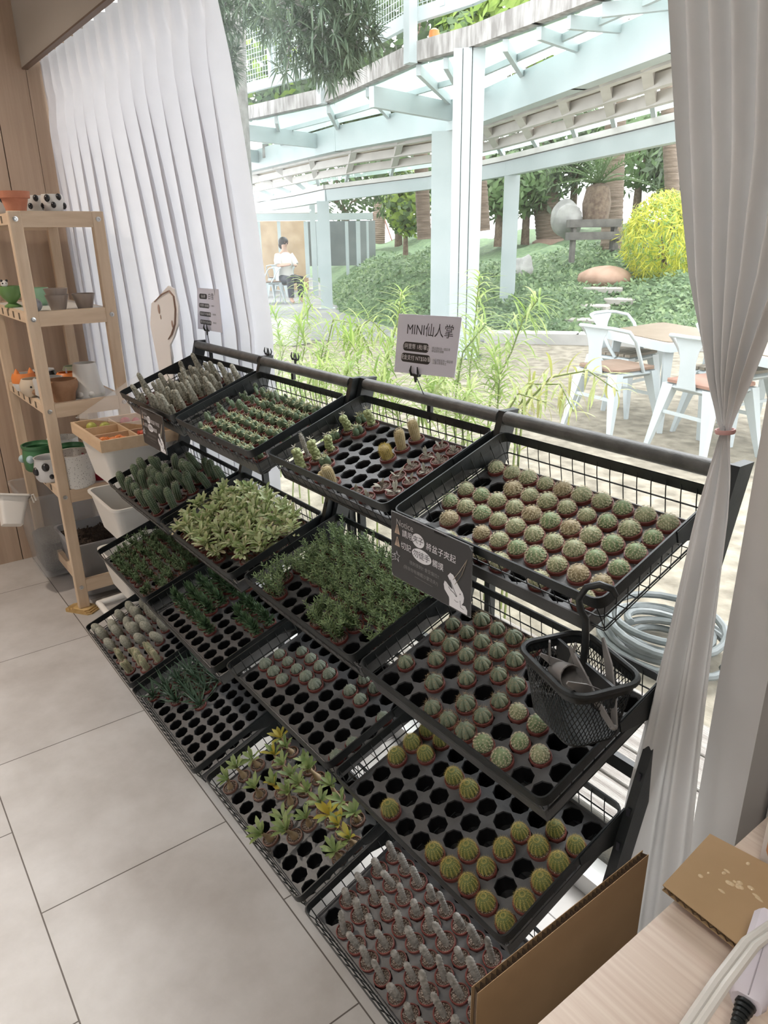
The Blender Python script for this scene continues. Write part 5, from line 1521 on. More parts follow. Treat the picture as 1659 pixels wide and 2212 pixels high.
# cycad with stiff fronds between the trunks
cy = gh(1288, 470); cyt = thing('cycad', 'cycad with stiff arching fronds between the palm trunks', 'cycad', cy)
put('trunk', M().lathe([(.24, -.1), (.28, .25), (.22, .55), (.10, .62)], 14, fn=lambda th, t: 1 + .08 * np.sin(11 * th)), cyt, mats=BARKM)
l = M(); rb = M(); random.seed(2)
for k in range(22):
    a = k * 2.4; e = random.uniform(.25, 1.3); d = np.array([math.cos(a) * math.cos(e), math.sin(a) * math.cos(e), math.sin(e)])
    pp = [np.array([0, 0, .6]) + d * s_ * 1.25 + np.array([0, 0, -.5 * s_ ** 2]) for s_ in np.linspace(0, 1, 8)]
    rb.tube(pp, np.linspace(.015, .004, 8), 4)
    for j in range(1, 8):
        for sd in (-1, 1):
            for h_ in (0, .5): l.leaf(pp[j - 1] * (1 - h_) + pp[j] * h_, nrm(np.cross(d, (0, 0, 1))) * sd + d * .6, .22, .022, curl=.2, prof=[.6, 1, .6, .05])
put('fronds', l, cyt, mats=TL2, smooth=False); put('frond_ribs', rb, cyt, mats=TL2)
# golden bush
yb = gh(1432, 600); Dy = math.hypot(yb[0] - CAM[0], yb[1] - CAM[1]); kR = Dy / FPX
tree('golden_bush', 'bright yellow-green dome shaped bush beside the tied curtain', yb, (0, 0), .25, .05, (0, 0, 78 * kR), (92 * kR, 92 * kR, 84 * kR), 5200, .17, .022, [YL, YL, TL3], BARKM, 'bush', droop=.7, seed=3, shell=.72)
tree('green_bush', 'small leafy green bush above the golden bush near the curtain', gh(1462, 470) + (0, 0, -.1), (0, 0), .3, .03, (0, 0, .55), (.50, .50, .50), 900, .10, .06, [TL3, TL2], BARKM, 'bush', seed=4)
gb = gd(876, 505, 18)
tree('leafy_tree', 'rounded leafy light green tree behind the slope left of the column', (gb[0], gb[1], 1.0), (0, 0), .5, .06, (0, 0, 1.15), (.60, .60, .80), 1500, .17, .10, [TL2, TL3], BARKM, seed=5)
bgt = [(745, 395, 27, 2.2, TL1), (1000, 415, 27, 1.6, TL2), (1080, 425, 25, 1.3, TL2), (1140, 405, 26, 1.5, TL1), (1245, 345, 27, 1.5, TL1), (1385, 350, 25, 1.5, TL2), (1480, 385, 24, 1.0, TL1), (1560, 380, 25, 1.8, TL2), (860, 395, 28, 2.0, TL1)]
wh = ['far behind the left canopy posts', 'right behind the white double column', 'left of the single white post', 'right of the single white post', 'above the grey boulder', 'right of the tall dark palm', 'above the golden bush', 'hidden partly by the right curtain', 'above the staked palm']
for k, (u, v, D, r, mm) in enumerate(bgt):
    p = gd(u, v, D)
    tree('background_tree', f'dark leafy background tree {wh[k]}', (p[0], p[1], 1.2), (0, 0), max(.5, p[2] - 1.2 - r * .4), .13, (0, 0, p[2] - 1.2 + r * .3), (r * 1.25, r * 1.25, r * .85), 1700, .30, .13, [mm, mm, TL2], BARKM, seed=20 + k, group='background trees beyond the slope')
# trees up by the railing
GXY = [gz(u, v, 3.15) for u, v in ((1560, -118), (1302, 0), (1165, 52), (1027, 103), (904, 135), (709, 223), (499, 268), (400, 285))]
def strap_tree(name, label, base, crown_list, n, L, W, mats_, trunk=None, tr=.14, bark=BARKG, seed=1):
    t = thing(name, label, 'tree', base); r_ = np.random.default_rng(seed); m = M(); br = M()
    base = np.asarray(base)
    for c, r in crown_list:
        c = np.asarray(c) - base
        for k in range(n):
            d = r_.normal(size=3); d /= np.linalg.norm(d); p = c + d * r * r_.random() ** .4
            for q in range(11):
                e = nrm(d * .5 + r_.normal(size=3) * .8)
                m.leaf(p, e, L * r_.uniform(.7, 1.2), W, curl=.25, prof=[.4, 1, .8, .05])
            br.tube([p - d * .02, p - d * .25 * r], [.006, .01], 4)
    put('foliage', m, t, mats=mats_, smooth=False); put('twigs', br, t, mats=bark)
    if trunk is not None:
        put('trunk', M().tube([np.asarray(q) - base for q in trunk], [tr * 1.1, tr, tr * .9], 12), t, mats=bark)
    return t
PODO = mat('dark_strap_leaf', (.06, .10, .06), .45, (.13, .18, .11), 4, trans=.2)
D1 = 8.6
pc_ = [(gd(705, 40, D1), .52), (gd(715, 130, D1), .22), (gd(640, 60, D1), .42), (gd(575, 10, D1 + 1), .32), (gd(480, 20, D1 + 1.5), .30), (gd(760, 50, D1), .30), (gd(690, -40, D1), .6), (gd(485, 130, D1 + 2), .25)]
tb0 = gd(500, 330, 11.6)
strap_tree('yew_pine', 'dark strap-leaved tree hanging in front of the white mesh railing', (tb0[0], tb0[1], .12), pc_, 62, .20, .022, PODO, [(tb0[0], tb0[1], .12), gd(500, 150, 11.6), gd(500, -60, 11.4)], .20, seed=2)
for k, (u, v, D, r, mm, w) in enumerate(((870, 40, 14, 1.3, [TL1, TL2], 'dark leafy tree behind the white mesh railing near the bracket'), (1120, 20, 13, .9, [TL3, TL3], 'bright lime green tree seen above the stained grey beam'), (1010, 95, 13, .55, [TL3, TL2], 'bright green shrub between the stained beam and the railing foot'), (560, 110, 16, 1.5, [TL1, TL2, TL3], 'mixed green tree behind the left mesh railing panels'), (640, 215, 16, .9, [TL1, TL2], 'low dark shrub seen under the left mesh railing'), (780, 190, 15, .9, [TL1, TL2], 'low dark shrub under the middle mesh railing'), (660, 30, 17, 1.6, [TL2, TL3], 'leafy green tree high behind the hanging strap leaves'))):
    p = gd(u, v, D)
    tree('terrace_tree', w, (p[0], p[1], 3.02), (0, 0), .5, .06, (0, 0, p[2] - 3.02), (r, r, r * .9), 1500, .22, .10, mm, BARKG, seed=50 + k)
def rock(name, label, u, v, w, h, m, seed, cat='rock', sink=.1):
    p = gh(u, v); D = math.hypot(p[0] - CAM[0], p[1] - CAM[1]); k = D / FPX
    r_ = np.random.default_rng(seed); mb = M(); mb.ball((0, 0, 0), (w / 2 * k, w / 2.6 * k, h * k), 22, 14)
    vv = mb.v[0]; f = r_.normal(size=(5, 3))
    for q in f: vv *= (1 + .10 * np.sin(vv @ q * 5 / (w * k) + q[0] * 3))[:, None]
    t = put(name, mb, mats=m); t.location = (p[0], p[1], p[2] - sink * h * k)
    tag(t, label, cat)
RK = mat('reddish_rock', (.34, .21, .15), .9, (.48, .32, .24), 4, .8, 10)
RG = mat('grey_rock', (.27, .27, .26), .9, (.42, .42, .40), 4, .8, 10)
rock('garden_rock', 'reddish brown flat rock on the slope left of the golden bush', 1292, 600, 115, 22, RK, 1)
rock('garden_rock', 'large grey boulder at the top of the slope between palms', 1226, 470, 72, 38, RG, 2)
rock('garden_rock', 'grey rock in the ground cover right of the single white post', 1122, 582, 52, 26, RG, 3)
BST = mat('dark_bench_stone', (.10, .095, .09), .9, (.17, .16, .15), 5)
STP = mat('pale_step_stone', (.34, .32, .29), .9, (.42, .395, .36), 5, .3, 20)
for k, (u, v, w, lb) in enumerate(((1290, 626, 100, 'pale stone step just below the reddish rock'), (1338, 650, 60, 'short pale stone step below the golden bush'), (1275, 664, 75, 'pale stone step in the middle of the ground cover'), (1245, 694, 80, 'lowest pale stone step near the kerb and chairs'))):
    p = gh(u, v); kk = math.hypot(p[0] - CAM[0], p[1] - CAM[1]) / FPX
    o = put('stone_step', M().rbox(-w / 2 * kk, w / 2 * kk, -.14, .14, -.06, .045, .03), mats=STP); o.location = p; o.rotation_euler = (0, 0, math.radians(28))
    tag(o, lb, 'step')
for k, (u, v, w, lb) in enumerate(((1284, 480, 100, 'upper grey stone bench slab behind the palms'), (1284, 507, 105, 'lower grey stone bench slab behind the palms'))):
    p = gd(u, v, 15.5); kk = 15.5 / FPX
    o = put('stone_bench', M().box(-w / 2 * kk, w / 2 * kk, -.2, .2, -.09, .05).box(-w / 2.4 * kk, -w / 2.8 * kk, -.15, .15, -.5, -.09).box(w / 2.8 * kk, w / 2.4 * kk, -.15, .15, -.5, -.09), mats=BST, smooth=False); o.location = p; o.rotation_euler = (0, 0, math.radians(50))
    tag(o, lb, 'bench')

# ================================================================ WHITE CANOPY, COLUMNS, RAILING
CW = mat('white_painted_steel', (.40, .46, .465), .5, (.45, .505, .51), 2)
STAIN = mat('stained_grey_beam', (.20, .19, .18), .85, (.40, .39, .375), 6, .2, 40, stretch=(3, 3, .6), detail=8)
SOFF = mat('grey_soffit_steel', (.52, .505, .48), .7, (.60, .58, .555), 5)
BEIGE = mat('beige_soffit_board', (.74, .67, .55), .8, (.78, .71, .60), 3)
CGL = mat('pale_green_roof_glass', (.66, .84, .80), .25, trans=.75, alpha=.62)
def poly_beam(name, label, P, h, w, m, z0=0.0, cat='beam', up=True):
    mb = M(); P = [np.asarray(p, float) for p in P]
    for a, b in zip(P[:-1], P[1:]):
        d = nrm(b - a) * w * .2
        mb.bar(a - d + (0, 0, h / 2 + z0), b + d + (0, 0, h / 2 + z0), w, h)
    return tag(put(name, mb, mats=m, smooth=False), label, cat)
poly_beam('stained_beam', 'stained grey horizontal beam carrying the white mesh railing', GXY, .18, .14, STAIN)
BXY = [gz(u, v, 2.75) for u, v in ((1640, 52), (1465, 115), (1250, 193), (1033, 271), (973, 284), (732, 327), (520, 376), (430, 395))]
CXY = [gz(u, v, z) for u, v, z in ((1640, 272, 2.34), (1475, 305, 2.32), (1280, 344, 2.30), (1098, 380, 2.27), (932, 409, 2.2), (709, 435, 2.07), (640, 447, 2.05), (560, 458, 2.03))]
poly_beam('canopy_beam', 'deep white inner canopy beam carried by the white double column', BXY, .36, .16, CW, 0)
cb2 = thing('canopy_edge_beam', 'white outer canopy edge beam with a gutter line on the thin posts', 'beam')
for nm, h, w, z0, m in (('beam', .20, .12, 0, CW), ('gutter', .07, .18, .21, SOFF)):
    mb = M()
    for a, b in zip(CXY[:-1], CXY[1:]): mb.bar(np.asarray(a) + (0, 0, h / 2 + z0), np.asarray(b) + (0, 0, h / 2 + z0), w, h)
    put(nm, mb, cb2, mats=m, smooth=False)
def lerp_poly(P, t):
    P = [np.asarray(p, float) for p in P]; s = t * (len(P) - 1); i = min(int(s), len(P) - 2); f = s - i
    return P[i] * (1 - f) + P[i + 1] * f
dk = thing('canopy_deck', 'ribbed grey deck underside between the two white canopy beams', 'canopy')
rb_, pn, gl, rf = M(), M(), M(), M()
NT = 16
for k in range(NT + 1):
    t = k / NT; b = lerp_poly(BXY, t); c = lerp_poly(CXY, t)
    b2, c2 = b + (0, 0, .16), c + (0, 0, .30)
    e = b2 * .28 + c2 * .72
    rb_.bar(b2, e, .10, .11)
    rf.bar(e, c2, .05, .07)
    if k < NT:
        b_ = lerp_poly(BXY, (k + 1) / NT) + (0, 0, .16); c_ = lerp_poly(CXY, (k + 1) / NT) + (0, 0, .30); e_ = b_ * .28 + c_ * .72
        for q in (.33, .66, 1.0): rb_.bar(b2 * (1 - q) + e * q, b_ * (1 - q) + e_ * q, .09, .12)
        up_ = np.array([0, 0, .09])
        pn.add([b2 + up_, b_ + up_, e_ + up_, e + up_, b2 + up_ + (0, 0, .05), b_ + up_ + (0, 0, .05), e_ + up_ + (0, 0, .05), e + up_ + (0, 0, .05)], [(0, 3, 2, 1), (4, 5, 6, 7), (0, 1, 5, 4), (1, 2, 6, 5), (2, 3, 7, 6), (3, 0, 4, 7)])
        gl.add([e + (0, 0, .06), e_ + (0, 0, .06), c_ + (0, 0, .05), c2 + (0, 0, .05)], [(0, 1, 2, 3)])
put('ribs', rb_, dk, mats=SOFF, smooth=False); put('soffit_boards', pn, dk, mats=BEIGE, smooth=False)
put('rafters', rf, dk, mats=CW, smooth=False); put('edge_glass', gl, dk, mats=CGL, smooth=False)
gr = thing('glass_canopy', 'pale green glass roof between the stained beam and the inner white beam', 'canopy')
gl, rf, ar = M(), M(), M()
NT = 14
for k in range(NT + 1):
    t = k / NT; g = lerp_poly(GXY, t) + (0, 0, -.02); b = lerp_poly(BXY, t) + (0, 0, .40)
    rf.bar(g - (0, 0, .05), b - (0, 0, .05), .05, .10)
    if k < NT:
        g_ = lerp_poly(GXY, (k + 1) / NT) + (0, 0, -.02); b_ = lerp_poly(BXY, (k + 1) / NT) + (0, 0, .40)
        gl.add([g + (0, 0, .01), g_ + (0, 0, .01), b_ + (0, 0, .01), b + (0, 0, .01)], [(0, 1, 2, 3)])
        rf.bar((g + b) / 2 - (0, 0, .03), (g_ + b_) / 2 - (0, 0, .03), .04, .06)
for (u0, v0), (u1, v1) in (((975, 262), (803, 232)), ((734, 326), (500, 300)), ((588, 356), (470, 340))):
    a_, b_ = gz(u0, v0, 2.86), gz(u1, v1, 2.86 if u0 < 1200 else 3.05); ar.bar(a_ + (0, 0, .11), b_ + (0, 0, .11), .08, .22)
put('glass_panes', gl, gr, mats=CGL, smooth=False); put('rafters', rf, gr, mats=CW, smooth=False); put('bracket_arms', ar, gr, mats=CW, smooth=False)
def az(p): return math.atan2(p[1] - CAM[1], p[0] - CAM[0]) - PI / 2
def column(label, u, D, wpx, ztop, group=None, grooves=True, z0=.1, name='canopy_column', deep=.7):
    p = gd(u, 600, D); w = wpx / FPX * D; m = M()
    if grooves:
        m.box(-w / 2, -w * .22, -w * deep / 2, w * deep / 2, 0, ztop - z0).box(-w * .19, w * .08, -w * deep / 2 - .012, w * deep / 2, 0, ztop - z0).box(w * .11, w / 2, -w * deep / 2, w * deep / 2, 0, ztop - z0).box(-w * .45, w * .45, -w * .2, w * .3, 0, ztop - z0)
    else:
        m.box(-w / 2, w / 2, -w / 2, -w * .36, 0, ztop - z0).box(-w / 2, w / 2, w * .36, w / 2, 0, ztop - z0).box(-w * .12, w * .42, -w * .4, w * .4, 0, ztop - z0)
    t = thing(name, label, 'column', (p[0], p[1], z0), az(p) , group)
    put('shaft', m, t, mats=CW, smooth=False)
    put('base_plate', M().box(-w * .7, w * .7, -w * .7, w * .7, 0, .02), t, mats=CW, smooth=False)
    return t
column('broad white grooved column rising to the stained beam, front of the pair', 1003, 8.45, 58, 3.15)
column('white column just left of the broad one, under the inner beam', 958, 11.2, 52, 2.75, grooves=False)
pr_ = gd(1098, 380, 15.5)
zc = .35
column('single white post on the slope right of the double column', 1097, math.hypot(CXY[3][0] - CAM[0], CXY[3][1] - CAM[1]), 30, 2.27, 'white canopy posts', False, zc)
column('white post at the canopy corner left of the slope, nearer one', 704, math.hypot(CXY[5][0] - CAM[0], CXY[5][1] - CAM[1]), 24, 2.07, 'white canopy posts', False, .12)
column('thin white post left of the canopy corner post', 681, 18.5, 11, 2.2, 'white canopy posts', False, .12)
# railing
rl_ = thing('mesh_railing', 'white mesh railing panels standing on the stained grey beam', 'railing')
fr, ms_ = M(), M()
for a, b in zip(GXY[:-1], GXY[1:]):
    a, b = np.asarray(a), np.asarray(b); L = np.linalg.norm(b - a); d = (b - a) / L; n = nrm(np.cross(d, (0, 0, 1))); 
    if n @ (CAM - a) < 0: n = -n
    o = n * .03
    fr.bar(a + o + (0, 0, .42), b + o + (0, 0, .42), .06, .13); fr.bar(a + o + (0, 0, 1.75), b + o + (0, 0, 1.75), .05, .06)
    for q in np.arange(0, L, .065): ms_.tube([a + d * q + o + (0, 0, .48), a + d * q + o + (0, 0, 1.73)], .0045, 3, cap=False)
    for z in np.arange(.52, 1.73, .065): ms_.tube([a + o + (0, 0, z), b + o + (0, 0, z)], .0045, 3, cap=False)
    mid = (a + b) / 2
    fr.bar(mid + o + (0, 0, .42), mid + o + (0, 0, 1.75), .07, .07, up=d)
put('frame', fr, rl_, mats=CW, smooth=False); put('mesh', ms_, rl_, mats=CW, smooth=False)
for k in (4, 5):
    a = np.asarray(GXY[k]); d = nrm(np.asarray(GXY[k + 1]) - np.asarray(GXY[k - 1])); n = nrm(np.cross(d, (0, 0, 1)))
    if n @ (CAM - a) < 0: n = -n
    put('bracket_post', M().bar(a + n * .10 + (0, 0, -.02), a + n * .10 + (0, 0, 1.8), .10, .12, up=d), rl_, mats=CW, smooth=False)
og = gd(938, 78, 8.9)
tag(put('orange_lantern', M().lathe([(.02, -.07), (.05, -.05), (.06, 0), (.05, .05), (.02, .07)], 14), mats=ORNG), 'small orange lantern beside the railing bracket on the stained beam', 'lantern').location = og

# ================================================================ FAR CAFE BUILDING
fb = thing('cafe_building', 'distant low cafe front with timber wall behind white posts', 'building')
def quad(m, u0, v0, u1, v1, D, th=.1):
    """upright wall patch spanning the given directions at distance D, with thickness"""
    a, b = gd(u0, v1, D), gd(u1, v1, D); zt = gd(u0, v0, D)[2]; zb = a[2]
    dn = nrm(np.array([a[0] - CAM[0], a[1] - CAM[1], 0])) * th
    P = [np.array([a[0], a[1], zb]), np.array([b[0], b[1], zb]), np.array([b[0], b[1], zt]), np.array([a[0], a[1], zt])]
    m.add(P + [p + dn for p in P], [(0, 1, 2, 3), (7, 6, 5, 4), (0, 4, 5, 1), (1, 5, 6, 2), (2, 6, 7, 3), (3, 7, 4, 0)])
    return m
put('timber_wall', quad(M(), 552, 478, 668, 632, 20.5), fb, mats=mat('warm_timber_wall', (.42, .30, .19), .7, (.52, .39, .26), 3), smooth=False)
put('dark_glazing', quad(M(), 668, 478, 812, 575, 21), fb, mats=mat('dark_glazing', (.10, .12, .12), .15, (.2, .22, .22), 1), smooth=False)
put('back_wall', quad(M(), 400, 440, 556, 640, 21), fb, mats=SOFF, smooth=False)
put('eave', quad(M(), 400, 464, 806, 479, 19.5, .25), fb, mats=CW, smooth=False)
put('roof', quad(M(), 400, 400, 690, 462, 24, 3.0), fb, mats=SOFF, smooth=False)
pw = M()
for u, w in ((566, 8), (609, 7), (666, 9), (690, 5), (752, 7), (776, 9), (796, 5)): quad(pw, u - w / 2, 478, u + w / 2, 600, 19.4, .1)
put('posts', pw, fb, mats=CW, smooth=False)
lt = M()
for v, u0, u1 in ((388, 545, 662), (431, 530, 652), (454, 545, 672)): quad(lt, u0, v, u1, v + 3, 18, .1)
tag(put('strip_lights', lt, mats=mat('strip_light', (.8, .85, .85), .4, emit=((.9, 1, 1), 1.0)), smooth=False), 'thin white strip lights under the far canopy', 'light')

# ================================================================ GARDEN CHAIRS AND TABLE
PADW = mat('brown_seat_wood', (.20, .13, .09), .6, (.25, .165, .115), 6, stretch=(1, 8, 8))
PADG = mat('weathered_slat_wood', (.16, .135, .10), .7, (.21, .18, .14), 6, stretch=(1, 8, 8))
def chair(label, x, y, rz, pad, slats=False, z=.12, group='white metal garden armchairs'):
    """origin at floor centre, faces +y, back at -y"""
    t = thing('garden_chair', label, 'chair', (x, y, z), rz, group)
    s = .185
    for sx in (-1, 1):
        for sy in (-1, 1):
            m = M(); a = np.array([sx * (s - .03), sy * (s - .03), .43]); b = np.array([sx * (s + .045), sy * (s + .05), 0])
            P = []
            for p, w in ((a, .042), (a * .45 + b * .55, .026), (b, .015)):
                P += [p + (-w, -w * .7, 0), p + (w, -w * .7, 0), p + (w, w * .7, 0), p + (-w, w * .7, 0)]
            m.add(P, [(0, 1, 2, 3), (11, 10, 9, 8)] + [(k * 4 + j, k * 4 + (j + 1) % 4, k * 4 + 4 + (j + 1) % 4, k * 4 + 4 + j) for k in range(2) for j in range(4)])
            put('leg', m, t, mats=WMETAL, smooth=False)
    put('seat_pan', M().rbox(-s, s, -s, s, .395, .438, .03), t, mats=WMETAL)
    if slats:
        sm_ = M()
        for k in range(7): sm_.box(-s + .005, s - .005, -s + .006 + k * .0525, -s + .050 + k * .0525, .4385, .458)
        put('seat_slats', sm_, t, mats=pad, smooth=False)
    else: put('seat_pad', M().rbox(-s - .002, s + .002, -s - .002, s + .002, .4385, .458, .03), t, mats=pad)
    put('stretcher', M().bar((-s - .01, s + .01, .26), (s + .01, s + .01, .26), .012, .02).bar((-s - .01, -s - .01, .26), (s + .01, -s - .01, .26), .012, .02), t, mats=WMETAL, smooth=False)
    prof = [(.075, .42), (.060, .50), (.058, .58), (.075, .65), (.105, .70), (.110, .715)]
    v = [(sx * w, -s - .012 - .05 * (z_ - .42) - .02 * (1 - (abs(sx * w) / .11) ** 2) * (z_ - .42), z_) for w, z_ in prof for sx in (-1, -.5, 0, .5, 1)]
    f = [(k * 5 + j, k * 5 + j + 1, k * 5 + 6 + j, k * 5 + 5 + j) for k in range(5) for j in range(4)]
    nv = len(v); v2 = [(a, b + .004, c) for a, b, c in v]
    f2 = f + [tuple(i + nv for i in q[::-1]) for q in f] + [(k * 5, k * 5 + 5, nv + k * 5 + 5, nv + k * 5) for k in range(5)] + [(k * 5 + 9, k * 5 + 4, nv + k * 5 + 4, nv + k * 5 + 9) for k in range(5)]
    put('backrest', M().add(v + v2, f2), t, mats=WMETAL)
    pts_ = [(-s, .06, .43), (-s - .02, .0, .52), (-s - .035, -.07, .64), (-s - .03, -.13, .70), (-s + .03, -s - .02, .72), (-.08, -s - .045, .725), (0, -s - .05, .725), (.08, -s - .045, .725), (s - .03, -s - .02, .72), (s + .03, -.13, .70), (s + .035, -.07, .64), (s + .02, 0, .52), (s, .06, .43)]
    put('arm_rail', M().tube(pts_, .0125, 10), t, mats=WMETAL)
    return t
chair('white metal armchair with brown seat, back turned to the window, left one', -.65, 3.54, math.radians(-9), PADW)
chair('white metal armchair with reddish seat, back turned to the window, beside the curtain', .07, 3.48, math.radians(-12), mat('reddish_seat_wood', (.26, .135, .095), .6, (.31, .17, .12), 6, stretch=(1, 8, 8)))
c3 = gz(1330, 800, .57)
chair('white metal armchair with grey slatted seat drawn in at the left end of the table', -1.02, 4.12, math.radians(-88), PADG, True)
c4 = gz(1490, 795, .57)
chair('white metal armchair with grey slatted seat on the far side, behind the table leg', -.08, 4.02, math.radians(-100), PADG, True)
tcs = [np.array(p) for p in ((-1.105, 3.978, .75), (-1.13, 4.766, .75), (-.36, 4.446, .75), (-.334, 3.658, .75))]
tc_ = np.mean(tcs, 0)
gt = thing('garden_table', 'white garden table with brown top beside the garden chairs', 'table', (tc_[0], tc_[1], .12))
txy = [(p[0] - tc_[0], p[1] - tc_[1]) for p in tcs]
def inset(P, k): return [(x * k, y * k) for x, y in P]
if sum(a[0] * b[1] - b[0] * a[1] for a, b in zip(txy, txy[1:] + txy[:1])) < 0: txy = txy[::-1]
def rounded(P, r=.08):
    out = []
    for i in range(4):
        p, a, b = np.array(P[i]), np.array(P[i - 1]), np.array(P[(i + 1) % 4])
        for q in np.linspace(0, 1, 5):
            e0, e1 = p + nrm(a - p) * r, p + nrm(b - p) * r
            out.append(tuple((1 - q) ** 2 * e0 + 2 * q * (1 - q) * p + q * q * e1))
    return out
put('frame', M().prism(rounded(txy), .555, .612), gt, mats=WMETAL)
put('tabletop', M().prism(rounded(inset(txy, .92)), .6122, .618), gt, mats=mat('brown_table_top', (.19, .14, .092), .5, (.23, .17, .115), 5), smooth=False)
for x, y in inset(txy, .80):
    put('leg', M().tube([(x * .95, y * .95, .565), (x * 1.12, y * 1.12, 0)], [.042, .022], 4), gt, mats=WMETAL, smooth=False)
g2 = copy_tree(gt); g2.location = (tc_[0] + .98, tc_[1] - .22, .12); g2['label'] = 'second white table with brown top, mostly hidden by the right curtain'; g2['group'] = 'garden tables'; gt['group'] = 'garden tables'
# far cafe seating
far = [gz(u, v, .14) for u, v in ((600, 640), (622, 632), (640, 612), (585, 655))]
for k, p in enumerate(far):
    chair(['distant white chair at the cafe, nearest the curtain edge', 'distant white chair at the cafe, second from the curtain', 'distant white chair at the cafe, farthest along the row', 'distant white chair at the cafe, lowest in view by the glass'][k], p[0], p[1], math.radians(60 + 40 * k), PADW, z=.135, group='distant cafe chairs')
p = gz(607, 618, .14); ft_ = thing('cafe_table', 'distant white table in front of the person', 'table', (p[0], p[1], .135))
put('tabletop', M().box(-.9, .9, -.4, .4, .72, .75), ft_, mats=WMETAL, smooth=False)
for x in (-.8, .8):
    for y in (-.3, .3): put('leg', M().box(x - .02, x + .02, y - .02, y + .02, 0, .72), ft_, mats=WMETAL, smooth=False)
# person seated behind that table
pp = gd(614, 560, 16.6)
ps = thing('person', 'person with dark hair and a white shirt behind the far table', 'person', (pp[0], pp[1], .135), az(pp) + .5)
def skin_body(verts, edges, radii, name, m, parent, root=0):
    me = bpy.data.meshes.new(name); me.from_pydata(verts, edges, []); o = bpy.data.objects.new(name, me); COL.objects.link(o)
    sk_ = o.modifiers.new('skin', 'SKIN'); me.skin_vertices[0].data[root].use_root = True
    for i, r in enumerate(radii): me.skin_vertices[0].data[i].radius = (r, r * .8)
    sb = o.modifiers.new('sub', 'SUBSURF'); sb.levels = 2; sb.render_levels = 2
    bpy.context.view_layer.update()
    me2 = bpy.data.meshes.new_from_object(o.evaluated_get(bpy.context.evaluated_depsgraph_get()))
    bpy.data.objects.remove(o); me2.materials.clear(); me2.materials.append(m)
    me2.polygons.foreach_set('use_smooth', [True] * len(me2.polygons))
    return put(name, me2, parent)
SKIN = mat('skin', (.50, .33, .25), .6)
bv = [(0, 0, .46), (0, .02, .62), (0, .02, .80), (0, .0, .98), (0, -.02, 1.05), (0, -.03, 1.12), (0, -.04, 1.19), (0, -.03, 1.28),
      (.16, .0, .94), (.21, -.10, .76), (.10, -.30, .76), (.04, -.36, .77), (-.16, 0, .94), (-.21, -.10, .76), (-.10, -.30, .78), (-.04, -.36, .79),
      (.10, -.06, .45), (.12, -.42, .48), (.12, -.44, .06), (.12, -.54, .03), (-.10, -.06, .45), (-.12, -.42, .48), (-.12, -.44, .06), (-.12, -.54, .03)]
be = [(0, 1), (1, 2), (2, 3), (3, 4), (4, 5), (5, 6), (6, 7), (3, 8), (8, 9), (9, 10), (10, 11), (3, 12), (12, 13), (13, 14), (14, 15), (0, 16), (16, 17), (17, 18), (18, 19), (0, 20), (20, 21), (21, 22), (22, 23)]
brd = [.15, .13, .14, .12, .06, .055, .085, .07, .065, .045, .035, .03, .065, .045, .035, .03, .08, .065, .045, .035, .08, .065, .045, .035]
skin_body(bv, be, brd, 'body', SKIN, ps)
shirt = M().lathe([(.17, .46), (.165, .62), (.175, .80), (.16, .95), (.09, 1.02), (.075, 1.03)], 18, close=False, sx=1.05, sy=.82)
for sx in (-1, 1): shirt.tube([(sx * .13, 0, .96), (sx * .19, -.05, .85), (sx * .215, -.10, .77)], [.085, .08, .07], 12)
put('shirt', shirt, ps, mats=mat('white_shirt', (.72, .70, .66), .9))
put('trousers', M().tube([(.0, .02, .50), (.11, -.10, .47), (.12, -.42, .49), (.12, -.44, .12)], [.16, .10, .085, .06], 12).tube([(.0, .02, .50), (-.11, -.10, .47), (-.12, -.42, .49), (-.12, -.44, .12)], [.16, .10, .085, .06], 12), ps, mats=mat('dark_trousers', (.05, .05, .06), .9))
hair = M().ball((0, -.005, 1.235), (.105, .105, .10), 16, 10).ball((0, .04, 1.17), (.095, .07, .09), 14, 9)
put('hair', hair, ps, mats=mat('dark_hair', (.025, .018, .015), .6))
put('face', M().ball((.035, -.125, 1.22), .009, 8, 6).ball((-.035, -.125, 1.22), .009, 8, 6).ball((0, -.135, 1.19), (.012, .016, .018), 8, 6).ball((0, -.12, 1.155), (.022, .008, .006), 8, 5), ps, mats=mat('face_detail', (.28, .14, .11), .6))
stool = thing('cafe_stool', 'plain stool under the seated person', 'stool', (pp[0], pp[1], .135))
put('seat', M().lathe([(.17, .37), (.18, .38), (.18, .40), (.17, .41)], 16), stool, mats=PADW)
for a in range(4): put('leg', M().tube([(.12 * math.cos(a * 1.57), .12 * math.sin(a * 1.57), .38), (.16 * math.cos(a * 1.57), .16 * math.sin(a * 1.57), 0)], .014, 6), stool, mats=WMETAL)

# ================================================================ JUST OUTSIDE THE GLASS
DECK = mat('weathered_deck_wood', (.24, .21, .19), .85, (.44, .41, .375), 5, .6, 30, stretch=(1, 14, 14), detail=8)
for k in range(4):
    o = put('deck_board', M().rbox(.75, 2.6, .475 + k * .125, .592 + k * .125, .122, .150, .004), mats=DECK, smooth=False)
    tag(o, f'weathered grey deck board outside the glass, {ORD[k]} from the window', 'deck board', 'weathered deck boards outside the window')
HOSEM = mat('grey_green_hose', (.09, .105, .105), .4, (.14, .155, .155), 20)
hp = []
hc = gz(1432, 1385, .16)
for k in range(150):
    a = k * .28; r = .10 + .085 * (.5 + .5 * math.sin(k * .11 + 1)); 
    hp.append((hc[0] + r * math.cos(a) * 1.15 + .02 * math.sin(k * .21), hc[1] + r * math.sin(a), .135 + .024 * (1 + math.sin(k * .17)) + k * .0004))
tag(put('garden_hose', M().tube(hp, .0125, 8), mats=HOSEM), 'coiled grey-green garden hose on the ground outside, by the tied curtain', 'hose')
